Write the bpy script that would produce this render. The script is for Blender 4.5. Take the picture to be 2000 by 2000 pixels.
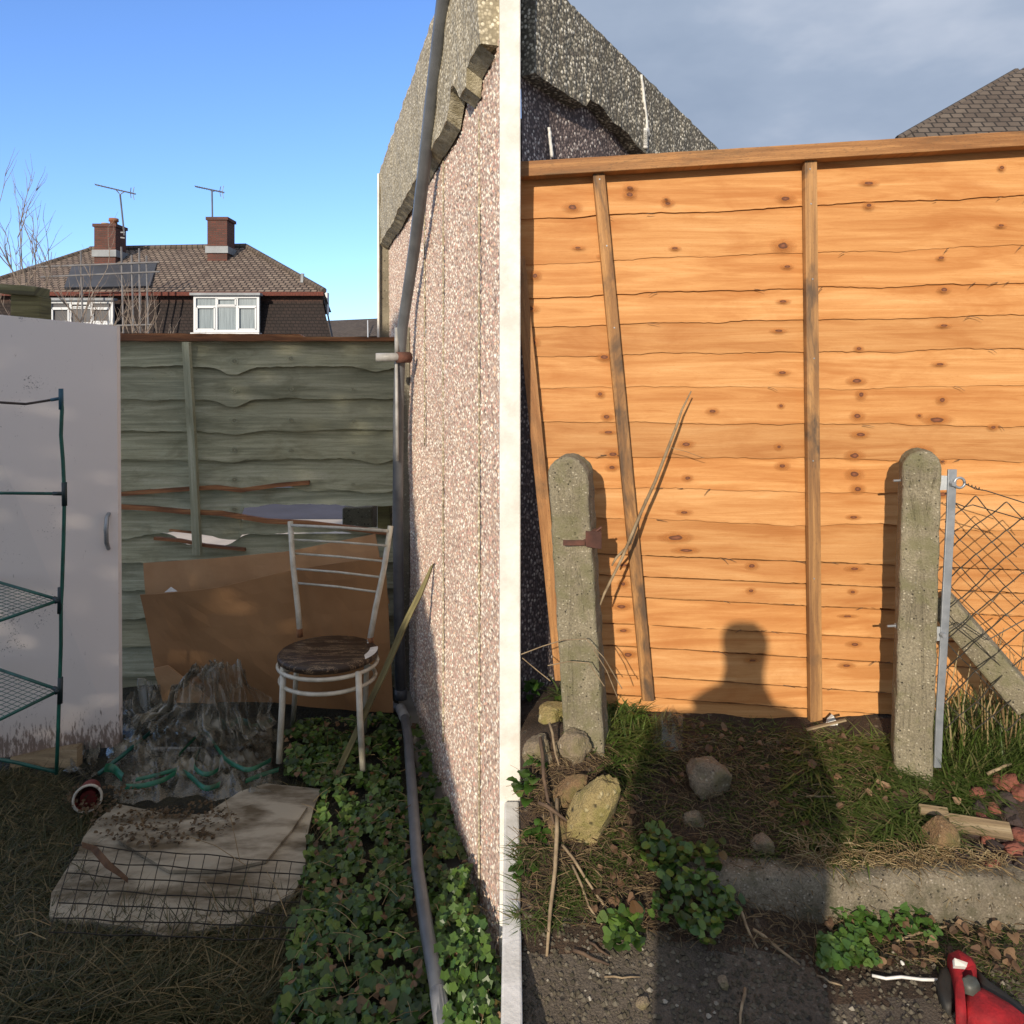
import bpy, math, random
import numpy as np
from mathutils import Vector, noise as mn
sc = bpy.context.scene
for o in list(bpy.data.objects): bpy.data.objects.remove(o)
R = math.radians
# ---------------------------------------------------------------- camera, light, exposure
F, CX, HY, H = 1433.0, 1000.0, 740.0, 1.6          # focal length and principal point in photo pixels, eye height
cd = bpy.data.cameras.new('camera'); cam = bpy.data.objects.new('camera', cd); sc.collection.objects.link(cam)
cam.location = (0, 0, H); cam.rotation_euler = (R(90), 0, 0)
cd.sensor_width = 36; cd.lens = 36*F/2000; cd.shift_y = -0.13; cd.clip_start = 0.05; cd.clip_end = 2000
sc.camera = cam
SUN = Vector((0.300, 1.0, -0.335)).normalized()      # direction the sunlight travels
ld = bpy.data.lights.new('sun', 'SUN'); ld.energy = 4.6; ld.angle = R(0.55); ld.color = (1.0, 0.86, 0.68)
so = bpy.data.objects.new('sun', ld); sc.collection.objects.link(so); so.rotation_euler = SUN.to_track_quat('-Z', 'Y').to_euler()
w = bpy.data.worlds.new('World'); sc.world = w; w.use_nodes = True
nt = w.node_tree; nt.nodes.clear()
def N(t, ty, **kw):
    n = t.nodes.new(ty)
    for k, v in kw.items():
        if k.startswith('_'): setattr(n, k[1:], v)
        else: n.inputs[k.replace('__', ' ')].default_value = v
    return n
def L(t, a, b): t.links.new(a, b)
def mixc(t, fac, a, b, mode='MIX'):
    n = t.nodes.new('ShaderNodeMix'); n.data_type = 'RGBA'; n.blend_type = mode
    for i, x in ((0, fac), (6, a), (7, b)):
        if hasattr(x, 'is_output'): L(t, x, n.inputs[i])
        elif i == 0: n.inputs[0].default_value = x
        else: n.inputs[i].default_value = (*x[:3], 1)
    return n.outputs[2]
def math_(t, op, a, b=0.0, c=None, clamp=False):
    n = t.nodes.new('ShaderNodeMath'); n.operation = op; n.use_clamp = clamp
    for i, x in enumerate((a, b, c)):
        if x is None: continue
        if hasattr(x, 'is_output'): L(t, x, n.inputs[i])
        else: n.inputs[i].default_value = x
    return n.outputs[0]
def ramp(t, fac, stops, interp='LINEAR'):
    n = t.nodes.new('ShaderNodeValToRGB'); n.color_ramp.interpolation = interp
    e = n.color_ramp.elements
    while len(e) < len(stops): e.new(0.5)
    for x, (p, c) in zip(e, stops):
        x.position = p; x.color = (*c, 1) if not isinstance(c, (int, float)) else (c, c, c, 1)
    L(t, fac, n.inputs[0]); return n.outputs[0]
sky = N(nt, 'ShaderNodeTexSky', _sky_type='NISHITA', _sun_disc=False, _sun_elevation=R(17.8), _sun_rotation=R(196.7),
        _air_density=1.0, _dust_density=0.6, _ozone_density=3.0)
tc = N(nt, 'ShaderNodeTexCoord'); sep = N(nt, 'ShaderNodeSeparateXYZ'); L(nt, tc.outputs['Generated'], sep.inputs[0])
cl = N(nt, 'ShaderNodeTexNoise', Scale=3.2, Detail=5.0, Roughness=0.55)
mp = N(nt, 'ShaderNodeMapping'); mp.inputs['Scale'].default_value = (1, 1, 2.4); L(nt, tc.outputs['Generated'], mp.inputs[0]); L(nt, mp.outputs[0], cl.inputs['Vector'])
cloud = ramp(nt, cl.outputs[0], [(0.30, (2.0, 2.55, 3.5)), (0.52, (2.5, 3.05, 4.0)), (0.75, (3.8, 4.2, 5.0))])
bank = math_(nt, 'MULTIPLY_ADD', sep.outputs['X'], 20.0, 0.3, clamp=True)   # the cloud bank fills the sky to the right of the house
high = ramp(nt, sep.outputs['Z'], [(0.50, 0.0), (0.68, 0.85)])               # warm white cover added overhead, out of frame, to take blue from the shade
back = math_(nt, 'MULTIPLY_ADD', sep.outputs['Y'], -2.5, -0.3, clamp=True)  # same added whitening for the unseen sky behind the camera
skyc = mixc(nt, 1.0, sky.outputs[0], (1.18, 1.38, 1.82), 'MULTIPLY')
skyh = mixc(nt, math_(nt, 'MAXIMUM', high, math_(nt, 'MULTIPLY', back, 0.8)), skyc, (4.9, 4.55, 4.1))
col = mixc(nt, bank, skyh, cloud)
bg = N(nt, 'ShaderNodeBackground', Strength=0.15); L(nt, col, bg.inputs[0])
wo = N(nt, 'ShaderNodeOutputWorld'); L(nt, bg.outputs[0], wo.inputs[0])
sc.view_settings.view_transform = 'Standard'; sc.view_settings.look = 'None'; sc.view_settings.gamma = 1
sc.view_settings.exposure = 0.0
rnd = random.Random(7)
# ---------------------------------------------------------------- helpers
def P(u, v, Y): return Vector(((u-CX)/F*Y, Y, H-(v-HY)/F*Y))
def GL(u, v, z=0.0):
    Y = (H-z)*F/(v-HY); return P(u, v, Y)
def nz(x, y, z=0.0): return mn.noise(Vector((x, y, z)))
def HR(x, y):                                        # height of the raised yard on the right
    k = np.interp(y, [1.40, 1.60, 1.635, 1.665, 1.95, 2.1], [0.365, 0.385, 0.405, 0.475, 0.575, 0.61])
    s = np.interp(y, [1.40, 1.60, 1.8, 1.95, 2.1], [0.365, 0.44, 0.53, 0.60, 0.63])
    f = min(max((x-0.42)/0.25, 0), 1)
    m = 0.085*math.exp(-((x-0.15)/0.13)**2-((y-1.90)/0.15)**2)
    return k*f+s*(1-f)+m + 0.012*nz(x*6, y*6)+0.004*nz(x*25, y*25)
def GR(u, v, dz=0.0):
    Y = 1.7
    for _ in range(14):
        x = (u-CX)/F*Y; z = HR(x, Y)+dz; Y = 0.5*Y+0.5*(H-z)*F/(v-HY)
    return P(u, v, Y)
class MB:
    def __init__(s): s.v = []; s.f = []; s.m = []; s.uv = []; s.r = []
    def add(s, vs, fs, mi=0, uvs=None, r=None):
        b = len(s.v); s.v.extend([tuple(p) for p in vs])
        r = rnd.random() if r is None else r
        for f in fs:
            s.f.append([b+i for i in f]); s.m.append(mi); s.r.append(r)
            s.uv.append([uvs[i] for i in f] if uvs else None)
    def bar(s, a, b, w, d=None, up=(0, 0, 1), mi=0):
        a = Vector(a); b = Vector(b); d = w if d is None else d
        t = (b-a); ln = t.length; t.normalize(); up = Vector(up)
        if abs(t.dot(up)) > 0.95: up = Vector((0, 1, 0))
        x = t.cross(up).normalized(); y = x.cross(t).normalized()
        vs = []; uv = []
        for k, p in enumerate((a, b)):
            for i, j in ((-1, -1), (1, -1), (1, 1), (-1, 1)):
                vs.append(p+x*(i*w/2)+y*(j*d/2)); uv.append((k*ln, (i*w+j*d)/2+a.x))
        s.add(vs, [(0, 1, 2, 3), (7, 6, 5, 4), (0, 4, 5, 1), (1, 5, 6, 2), (2, 6, 7, 3), (3, 7, 4, 0)], mi, uv)
    def tube(s, pts, r, n=8, mi=0, cap=True, rr=None):
        pts = [Vector(p) for p in pts]; k = len(pts); rs = r if isinstance(r, (list, tuple)) else [r]*k
        vs = []; uv = []; prev = None; ln = 0
        for i, p in enumerate(pts):
            t = (pts[min(i+1, k-1)]-pts[max(i-1, 0)]).normalized()
            if prev is None: prev = t.orthogonal().normalized()
            x = (prev-t*prev.dot(t)).normalized(); prev = x; y = t.cross(x)
            if i: ln += (p-pts[i-1]).length
            for j in range(n):
                a = 2*math.pi*j/n; vs.append(p+(x*math.cos(a)+y*math.sin(a))*rs[i]); uv.append((ln, j/n*0.1))
        fs = [(i*n+j, i*n+(j+1) % n, (i+1)*n+(j+1) % n, (i+1)*n+j) for i in range(k-1) for j in range(n)]
        if cap: fs += [tuple(range(n-1, -1, -1)), tuple(range((k-1)*n, k*n))]
        s.add(vs, fs, mi, uv, rr)
    def grid(s, rows, mi=0, thick=None, uvf=None, r=None):
        """rows: list of equal-length point lists; thick: offset vector for a second side"""
        nr = len(rows); nc = len(rows[0]); vs = [Vector(p) for q in rows for p in q]
        uv = [uvf(i, j) for i in range(nr) for j in range(nc)] if uvf else [(p.x, p.z) for p in vs]
        fs = [(i*nc+j, (i+1)*nc+j, (i+1)*nc+j+1, i*nc+j+1) for i in range(nr-1) for j in range(nc-1)]
        if thick is not None:
            o = len(vs); t = Vector(thick); vs += [p+t for p in vs]; uv += uv[:]
            fs += [tuple(o+i for i in reversed(f)) for f in fs]
            ring = [j for j in range(nc)]+[i*nc+nc-1 for i in range(1, nr)]+[(nr-1)*nc+j for j in range(nc-2, -1, -1)]+[i*nc for i in range(nr-2, 0, -1)]
            for a, b in zip(ring, ring[1:]+ring[:1]): fs.append((a, b, b+o, a+o))
        s.add(vs, fs, mi, uv, r)
    def prism(s, poly, t, mi=0):
        poly = [Vector(p) for p in poly]; n = len(poly); t = Vector(t)
        vs = poly+[p+t for p in poly]; uv = [(p.x+p.y, p.z) for p in vs]
        s.add(vs, [tuple(range(n)), tuple(range(2*n-1, n-1, -1))]+[(i, i+n, (i+1) % n+n, (i+1) % n) for i in range(n)], mi, uv)
    def build(s, name, mats, parent=None, smooth=False, bevel=0, loc=None):
        me = bpy.data.meshes.new(name)
        if loc is not None: me.from_pydata([tuple(Vector(p)-Vector(loc)) for p in s.v], [], s.f)
        else: me.from_pydata(s.v, [], s.f)
        if not isinstance(mats, (list, tuple)): mats = [mats]
        for m in mats: me.materials.append(m)
        me.polygons.foreach_set('material_index', s.m)
        if smooth: me.polygons.foreach_set('use_smooth', [True]*len(s.f))
        at = me.attributes.new('rnd', 'FLOAT', 'FACE'); at.data.foreach_set('value', s.r)
        ul = me.uv_layers.new(name='UVMap'); fl = []
        for f, q in zip(s.f, s.uv):
            if q: 
                for c in q: fl += [c[0], c[1]]
            else:
                for i in f: fl += [s.v[i][0], s.v[i][1]]
        ul.data.foreach_set('uv', fl); me.update()
        o = bpy.data.objects.new(name, me); sc.collection.objects.link(o)
        if loc is not None: o.location = loc
        if parent is not None:
            o.parent = parent; o.matrix_parent_inverse = parent.matrix_basis.inverted()
        if bevel:
            b = o.modifiers.new('bevel', 'BEVEL'); b.width = bevel; b.segments = 2; b.limit_method = 'ANGLE'
        return o
def tag(o, label=None, cat=None, group=None, kind=None):
    if label: o['label'] = label
    if cat: o['category'] = cat
    if group: o['group'] = group
    if kind: o['kind'] = kind
    return o
def thing(name, loc, label, cat, group=None):
    o = bpy.data.objects.new(name, None); o.location = loc; o.empty_display_size = 0.1; sc.collection.objects.link(o)
    return tag(o, label, cat, group)
# ---------------------------------------------------------------- materials
def newmat(name):
    m = bpy.data.materials.new(name); m.use_nodes = True; t = m.node_tree
    b = t.nodes['Principled BSDF']; return m, t, b
def vec(t, kind='Object', scale=(1, 1, 1)):
    c = N(t, 'ShaderNodeTexCoord'); m = N(t, 'ShaderNodeMapping'); m.inputs['Scale'].default_value = scale
    L(t, c.outputs[kind], m.inputs[0]); return m.outputs[0]
def noise(t, v, scale, detail=4.0, rough=0.55, dist=0.0):
    n = N(t, 'ShaderNodeTexNoise', Scale=scale, Detail=detail, Roughness=rough, Distortion=dist); L(t, v, n.inputs['Vector']); return n.outputs[0]
def bump(t, b, h, strength=0.5, dist=0.01):
    n = N(t, 'ShaderNodeBump', Strength=strength, Distance=dist); L(t, h, n.inputs['Height']); L(t, n.outputs[0], b.inputs['Normal'])
def plain(name, c1, c2=None, scale=8.0, rough=0.6, metal=0.0, bs=0.3, bd=0.003, bscale=None, kind='Object', vs=(1, 1, 1), lo=.35, hi=.65):
    m, t, b = newmat(name); v = vec(t, kind, vs); c2 = c2 or tuple(x*0.75 for x in c1)
    n = noise(t, v, scale, 6.0, 0.6); L(t, ramp(t, n, [(lo, c2), (hi, c1)]), b.inputs['Base Color'])
    b.inputs['Roughness'].default_value = rough; b.inputs['Metallic'].default_value = metal
    if bs: bump(t, b, noise(t, v, bscale or scale*6, 4.0), bs, bd)
    return m
def foliage(name, stops, rough=0.5, transl=0.25):
    m, t, b = newmat(name); a = N(t, 'ShaderNodeAttribute', _attribute_name='rnd')
    c = ramp(t, a.outputs['Fac'], stops); n = noise(t, vec(t), 60.0, 2.0)
    c = mixc(t, math_(t, 'MULTIPLY', n, 0.5), c, (0.03, 0.035, 0.01)); L(t, c, b.inputs['Base Color']); b.inputs['Roughness'].default_value = rough
    tr = N(t, 'ShaderNodeBsdfTranslucent'); L(t, c, tr.inputs[0]); mx = N(t, 'ShaderNodeMixShader', Fac=transl)
    L(t, b.outputs[0], mx.inputs[1]); L(t, tr.outputs[0], mx.inputs[2])
    L(t, mx.outputs[0], t.nodes['Material Output'].inputs[0]); return m
def pebble(name, stops, scale=105.0, base=(0.2, 0.17, 0.14), stain=0.4, bd=0.008):
    m, t, b = newmat(name); v = vec(t)
    vo = N(t, 'ShaderNodeTexVoronoi', Scale=scale, Randomness=1.0); L(t, v, vo.inputs['Vector'])
    s = N(t, 'ShaderNodeSeparateColor'); L(t, vo.outputs['Color'], s.inputs[0])
    c = ramp(t, s.outputs[0], stops, 'CONSTANT')
    edge = ramp(t, vo.outputs['Distance'], [(0.35, 0.0), (0.62, 1.0)])
    c = mixc(t, edge, c, base)
    big = noise(t, vec(t, 'Object', (1, 1, 0.35)), 3.0, 5.0, 0.6)
    c = mixc(t, math_(t, 'MULTIPLY', ramp(t, big, [(0.45, 0.0), (0.75, 1.0)]), stain), c, tuple(x*0.5 for x in base))
    L(t, c, b.inputs['Base Color']); b.inputs['Roughness'].default_value = 0.85
    h = math_(t, 'SUBTRACT', 1.0, vo.outputs['Distance']); h2 = math_(t, 'ADD', h, math_(t, 'MULTIPLY', s.outputs[1], 0.6))
    bump(t, b, h2, .55, bd); return m
def concrete(name, c1, c2, speck=(0.5, 0.47, 0.38), scale=70.0, bd=0.004, rough=0.9, moss=None):
    m, t, b = newmat(name); v = vec(t)
    n = noise(t, v, 9.0, 8.0, 0.65); c = ramp(t, n, [(0.3, c2), (0.7, c1)])
    vo = N(t, 'ShaderNodeTexVoronoi', Scale=scale); L(t, v, vo.inputs['Vector'])
    s = N(t, 'ShaderNodeSeparateColor'); L(t, vo.outputs['Color'], s.inputs[0])
    f = math_(t, 'MULTIPLY', ramp(t, vo.outputs['Distance'], [(0.15, 1.0), (0.4, 0.0)]), ramp(t, s.outputs[0], [(0.60, 0.0), (0.72, 1.0)]))
    c = mixc(t, f, c, speck)
    f2 = math_(t, 'MULTIPLY', ramp(t, vo.outputs['Distance'], [(0.1, 1.0), (0.35, 0.0)]), ramp(t, s.outputs[1], [(0.8, 0.0), (0.86, 1.0)]))
    c = mixc(t, f2, c, (0.03, 0.027, 0.02))
    fine = noise(t, v, 220.0, 3.0, 0.7)
    c = mixc(t, ramp(t, fine, [(0.35, 0.55), (0.6, 0.0)]), c, tuple(x*0.35 for x in c2))
    if moss: c = mixc(t, ramp(t, noise(t, v, 14.0, 6.0, 0.7), [(0.48, 0.0), (0.62, 0.8)]), c, moss)
    L(t, c, b.inputs['Base Color']); b.inputs['Roughness'].default_value = rough
    h = math_(t, 'ADD', math_(t, 'MULTIPLY', f, 0.5), math_(t, 'ADD', fine, math_(t, 'MULTIPLY', f2, -1.0))); bump(t, b, h, 0.9, bd); return m
def planks(name, base, dark, light, grain=1.0, stain=(0.1, 0.05, 0.02), st=0.3, rough=0.7, lo=.35, hi=.7, sc_=1.0, bl=(.55, .8)):
    """wood seen along its UV: u metres along the grain, v metres across; each face carries rnd"""
    m, t, b = newmat(name); a = N(t, 'ShaderNodeAttribute', _attribute_name='rnd')
    cb = N(t, 'ShaderNodeCombineXYZ'); uvn = N(t, 'ShaderNodeTexCoord'); L(t, math_(t, 'MULTIPLY', a.outputs['Fac'], 37.0), cb.inputs[2])
    ad = N(t, 'ShaderNodeVectorMath', _operation='ADD'); L(t, uvn.outputs['UV'], ad.inputs[0]); L(t, cb.outputs[0], ad.inputs[1])
    def mv(sx, sy):
        q = N(t, 'ShaderNodeMapping'); q.inputs['Scale'].default_value = (sx*sc_, sy*sc_, 1); L(t, ad.outputs[0], q.inputs[0]); return q.outputs[0]
    g1 = noise(t, mv(2.0, 26.0), 1.0, 5.0, 0.6, 1.2)
    g2 = noise(t, mv(9.0, 330.0), 1.0, 3.0, 0.6)
    blot = noise(t, mv(3.0, 9.0), 1.0, 5.0, 0.65, 0.6)
    fl = noise(t, mv(90.0, 500.0), 1.0, 2.0, 0.5)
    wv = N(t, 'ShaderNodeTexWave', Scale=1.0, Distortion=7.0, Detail=3.0); wv.inputs['Detail Scale'].default_value = 1.2; wv.bands_direction = 'Y'; L(t, mv(1.2, 16.0), wv.inputs['Vector'])
    c = ramp(t, g1, [(lo, dark), (0.52, base), (hi, light)])
    c = mixc(t, math_(t, 'MULTIPLY', ramp(t, wv.outputs[0], [(0.5, 0.0), (1.0, 1.0)]), 0.28*grain), c, dark)
    c = mixc(t, math_(t, 'MULTIPLY', ramp(t, g2, [(0.4, 1.0), (0.6, 0.0)]), 0.35*grain), c, dark)
    c = mixc(t, math_(t, 'MULTIPLY', ramp(t, fl, [(0.30, 1.0), (0.42, 0.0)]), 0.35*grain), c, stain)
    c = mixc(t, math_(t, 'MULTIPLY', ramp(t, blot, [(bl[0], 0.0), (bl[1], 1.0)]), st), c, stain)
    c = mixc(t, 1.0, c, ramp(t, a.outputs['Fac'], [(0.0, (.80, .76, .70)), (.5, (1.0, .94, .84)), (1.0, (1, 1, 1))]), 'MULTIPLY')
    L(t, c, b.inputs['Base Color']); b.inputs['Roughness'].default_value = rough
    bump(t, b, math_(t, 'ADD', g2, g1), 0.35, 0.003); return m
M = {}
M['pink'] = pebble('pink_pebbledash', [(0, (.82, .72, .60)), (.22, (.62, .37, .31)), (.40, (.92, .84, .70)), (.58, (.74, .52, .38)), (.74, (.95, .90, .80)), (.90, (.24, .18, .15))], 88, (.46, .34, .28), .2, .0028)
M['grey_pebble'] = pebble('grey_pebbledash', [(0, (.56, .50, .36)), (.3, (.74, .68, .52)), (.55, (.40, .35, .24)), (.8, (.85, .80, .66)), (.92, (.14, .12, .09))], 95, (.30, .26, .18), .3, .004)
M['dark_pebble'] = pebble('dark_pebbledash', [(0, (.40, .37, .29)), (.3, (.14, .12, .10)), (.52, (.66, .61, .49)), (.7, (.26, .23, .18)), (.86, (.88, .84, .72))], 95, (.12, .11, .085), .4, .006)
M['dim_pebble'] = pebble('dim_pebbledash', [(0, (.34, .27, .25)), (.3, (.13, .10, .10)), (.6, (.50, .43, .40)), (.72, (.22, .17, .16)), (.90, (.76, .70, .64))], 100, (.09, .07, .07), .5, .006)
M['render'] = plain('pale_cement', (.80, .79, .76), (.62, .61, .57), 14, .85, bs=.4, bd=.004)
M['cracked'] = plain('broken_cement', (.50, .46, .34), (.24, .21, .13), 30, .95, bs=.8, bd=.01)
M['roofing'] = plain('flat_roof_felt', (.08, .08, .08), None, 12, .9)
M['new_wood'] = planks('new_larch_boards', (.60, .31, .112), (.47, .205, .058), (.68, .39, .165), .65, (.40, .14, .025), .55, bl=(.50, .72))
M['batten'] = planks('stained_batten', (.44, .235, .085), (.20, .10, .04), (.52, .29, .12), 1.0, (.075, .052, .036), .9, bl=(.47, .60))
M['rail'] = planks('top_rail_wood', (.40, .21, .085), (.25, .115, .04), (.52, .28, .11), 1.6, (.10, .065, .035), .7, bl=(.50, .66))
M['grey_green'] = planks('weathered_green_boards', (.44, .465, .345), (.26, .28, .20), (.56, .58, .46), 1.0, (.15, .15, .085), .6, .85, bl=(.5, .7))
M['raw_edge'] = planks('split_brown_wood', (.34, .15, .065), (.12, .055, .028), (.50, .28, .13), 1.0, (.06, .03, .015), .5, .85)
M['old_stake'] = planks('mossy_stake', (.22, .21, .10), (.10, .09, .05), (.32, .30, .17), 1.0, (.07, .06, .03), .5, .9)
M['grey_plank'] = planks('weathered_plank', (.30, .24, .15), (.15, .11, .07), (.42, .36, .26), 1.2, (.08, .06, .04), .4, .9)
M['ply'] = plain('weathered_plywood', (.38, .34, .26), (.11, .085, .05), 4.0, .9, bs=.4, bd=.004, vs=(1, 2.6, 1), lo=.36, hi=.56)
M['concrete'] = concrete('concrete_post', (.34, .30, .21), (.20, .175, .12), (.58, .53, .40), 120.0, moss=(.17, .16, .085))
M['kerb'] = concrete('kerb_concrete', (.27, .235, .17), (.13, .11, .08), (.45, .40, .32), 120.0, moss=(.07, .065, .035))
M['tarmac'] = concrete('stony_ground', (.17, .14, .105), (.08, .065, .05), (.22, .19, .15), 60.0, .008)
M['pillar'] = concrete('old_concrete_board', (.30, .27, .20), (.17, .15, .11), (.4, .38, .3), 60.0)
M['steel'] = plain('galvanised_steel', (.42, .45, .48), (.30, .33, .36), 25, .45, .6, .2, .001)
M['rust'] = plain('rusty_bracket', (.16, .07, .05), (.09, .045, .035), 30, .85, .2, .5, .002)
M['pipe'] = plain('grey_plastic_pipe', (.15, .16, .175), (.10, .108, .12), 10, .35, 0, .1, .001)
M['pipe_pale'] = plain('pale_pipe', (.42, .42, .42), (.26, .26, .25), 18, .5, 0, .2, .001)
M['white_paint'] = plain('chipped_cream_paint', (.62, .60, .52), (.46, .43, .34), 22, .35, 0, .2, .001)
M['wire'] = plain('dark_wire', (.045, .04, .035), (.02, .018, .015), 40, .6, .4, 0)
M['galv_wire'] = plain('galvanised_wire', (.11, .105, .085), (.05, .045, .04), 40, .5, .6, 0)
M['rack'] = plain('green_coated_tube', (.012, .11, .085), (.008, .065, .05), 20, .4, 0, .1, .001)
M['rack_top'] = plain('blue_faded_joint', (.02, .11, .17), (.015, .07, .11), 20, .45, 0, .1, .001)
M['rack_brown'] = plain('rusted_bar', (.07, .05, .04), (.03, .022, .02), 30, .7, 0, .2, .001)
M['joint'] = plain('dark_joint', (.012, .03, .035), (.008, .02, .02), 20, .4, 0, 0)
M['cardboard'] = plain('brown_cardboard', (.34, .185, .08), (.27, .14, .058), 3, .8, 0, .15, .002, kind='Object')
M['cardboard_in'] = plain('pale_cardboard', (.47, .28, .14), (.39, .22, .105), 5, .8, 0, .15, .002)
M['glossdark'] = plain('old_brick', (.16, .045, .03), (.06, .02, .015), 20, .9)
M['coal'] = plain('dark_rubble', (.05, .032, .028), (.022, .016, .015), 20, .85, 0, .7, .006)
M['redrub'] = plain('red_rubble', (.25, .085, .055), (.12, .04, .03), 20, .9, 0, .7, .006)
M['rock_y'] = concrete('yellow_stone', (.46, .37, .17), (.30, .23, .10), (.6, .52, .3), 60.0, .008, moss=(.20, .18, .05))
M['rock_b'] = concrete('brown_stone', (.34, .22, .11), (.20, .12, .06), (.5, .4, .25), 60.0, .008, moss=(.12, .11, .035))
M['rock_g'] = concrete('grey_stone', (.36, .29, .20), (.22, .17, .11), (.55, .48, .36), 70.0, .008, moss=(.17, .15, .07))
M['soil'] = concrete('yard_soil', (.13, .08, .048), (.045, .03, .018), (.28, .22, .15), 50.0, .015)
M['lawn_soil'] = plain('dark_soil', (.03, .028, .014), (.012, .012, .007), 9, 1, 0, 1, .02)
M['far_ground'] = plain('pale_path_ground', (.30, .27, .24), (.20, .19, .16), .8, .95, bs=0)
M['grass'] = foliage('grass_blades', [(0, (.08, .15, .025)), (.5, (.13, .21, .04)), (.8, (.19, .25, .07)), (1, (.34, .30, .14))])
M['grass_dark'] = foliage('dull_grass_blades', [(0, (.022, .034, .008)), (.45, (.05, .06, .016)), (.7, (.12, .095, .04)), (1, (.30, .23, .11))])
M['straw'] = foliage('dry_straw', [(0, (.16, .10, .045)), (.5, (.30, .20, .09)), (1, (.48, .38, .21))], .7, .1)
M['litter'] = foliage('dead_grass_litter', [(0, (.07, .04, .02)), (.5, (.15, .09, .045)), (1, (.32, .23, .12))], .8, .05)
M['ivy'] = foliage('ground_ivy_leaf', [(0, (.020, .055, .010)), (.5, (.055, .13, .02)), (.88, (.14, .25, .04)), (.96, (.12, .2, .04)), (1, (.16, .07, .03))], .38, .2)
M['weed'] = foliage('broad_weed_leaf', [(0, (.05, .13, .02)), (.6, (.09, .20, .03)), (1, (.17, .28, .06))], .4, .3)
M['deadleaf'] = foliage('dead_leaf', [(0, (.08, .04, .022)), (.5, (.16, .08, .042)), (1, (.28, .17, .095))], .75, .1)
M['rotten'] = plain('rotten_brown_wood', (.20, .10, .045), (.06, .03, .016), 14, .9, 0, .6, .004)
M['twig'] = plain('dry_twig', (.34, .26, .16), (.17, .12, .07), 30, .85, 0, .3, .002)
M['darktwig'] = plain('dark_twig', (.14, .09, .055), (.07, .045, .03), 30, .85, 0, .3, .002)
M['bark'] = plain('bare_branch_bark', (.30, .25, .20), (.16, .12, .10), 12, .85, 0, 0)
M['redp'] = plain('red_fabric', (.36, .006, .012), (.17, .004, .008), 26, .8, 0, .7, .002)
M['blackp'] = plain('black_rubber', (.018, .018, .016), (.012, .012, .011), 30, .6, 0, .3, .001)
M['greyp'] = plain('grey_rubber_pad', (.07, .075, .065), (.05, .055, .048), 30, .5, 0, .3, .001)
M['whitep'] = plain('white_plastic', (.80, .80, .78), (.6, .6, .57), 30, .4, 0, 0)
M['greenband'] = plain('green_edging', (.02, .16, .085), (.012, .08, .045), 20, .3, 0, .2, .001)
M['pot_in'] = plain('terracotta_plastic', (.20, .03, .025), (.12, .02, .018), 14, .5, 0, 0)
M['pot_out'] = plain('pot_rim', (.55, .52, .44), (.36, .33, .27), 14, .5, 0, 0)
# cupboard door: white melamine with mud splashes low down and black mould speckles on the left
m, t, b = newmat('stained_white_melamine'); v = vec(t); sp = N(t, 'ShaderNodeSeparateXYZ'); L(t, v, sp.inputs[0])
n1 = noise(t, v, 130.0, 4.0, .7); n2 = noise(t, vec(t, 'Object', (1, 1, .22)), 95.0, 4.0, .7); n3 = noise(t, v, 6.0, 4.0, .6)
low = math_(t, 'MULTIPLY_ADD', sp.outputs[2], -4.2, .98, clamp=True)
f1 = math_(t, 'MULTIPLY', ramp(t, math_(t, 'ADD', math_(t, 'MULTIPLY', n2, .9), math_(t, 'MULTIPLY', low, .34)), [(.60, 0.0), (.70, 1.0)]), .75)
c = mixc(t, math_(t, 'MULTIPLY', low, .6), (.86, .79, .745), (.58, .45, .35)); c = mixc(t, f1, c, (.13, .07, .045))
lef = math_(t, 'MULTIPLY_ADD', sp.outputs[0], -3.6, -6.1, clamp=True); hi_ = math_(t, 'MULTIPLY', lef, ramp(t, n3, [(.45, 0.0), (.6, 1.0)]))
f2 = ramp(t, math_(t, 'ADD', math_(t, 'MULTIPLY', n1, .8), math_(t, 'MULTIPLY', hi_, .2)), [(.64, 0.0), (.71, .8)])
c = mixc(t, f2, c, (.09, .075, .07)); L(t, c, b.inputs['Base Color']); b.inputs['Roughness'].default_value = .35; M['door'] = m
# chair seat: dark varnish with peeled pale streaks
m, t, b = newmat('peeling_dark_seat'); v = vec(t, 'Object', (1, 6, 1)); n1 = noise(t, v, 7.0, 6.0, .75, 1.0)
c = ramp(t, n1, [(.0, (.022, .013, .008)), (.545, (.035, .02, .012)), (.56, (.40, .28, .16)), (.575, (.05, .03, .02)), (.62, (.04, .025, .015)), (.635, (.45, .34, .22)), (.65, (.05, .03, .02))]); L(t, c, b.inputs['Base Color'])
b.inputs['Roughness'].default_value = .45; bump(t, b, n1, .4, .004); M['seat'] = m
# clear plastic sheeting
m, t, b = newmat('clear_plastic_sheet'); v = vec(t); n1 = noise(t, v, 30.0, 5.0, .7, 1.0)
b.inputs['Base Color'].default_value = (.20, .185, .14, 1); b.inputs['Roughness'].default_value = .09; b.inputs['IOR'].default_value = 1.75; bump(t, b, n1, .18, .01)
tr = N(t, 'ShaderNodeBsdfTransparent'); mx = N(t, 'ShaderNodeMixShader'); L(t, ramp(t, noise(t, v, 7.0, 2.0, .5, 1.0), [(.38, .22), (.60, .82)]), mx.inputs[0])
L(t, tr.outputs[0], mx.inputs[1]); L(t, b.outputs[0], mx.inputs[2]); L(t, mx.outputs[0], t.nodes['Material Output'].inputs[0]); M['plastic'] = m
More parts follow.
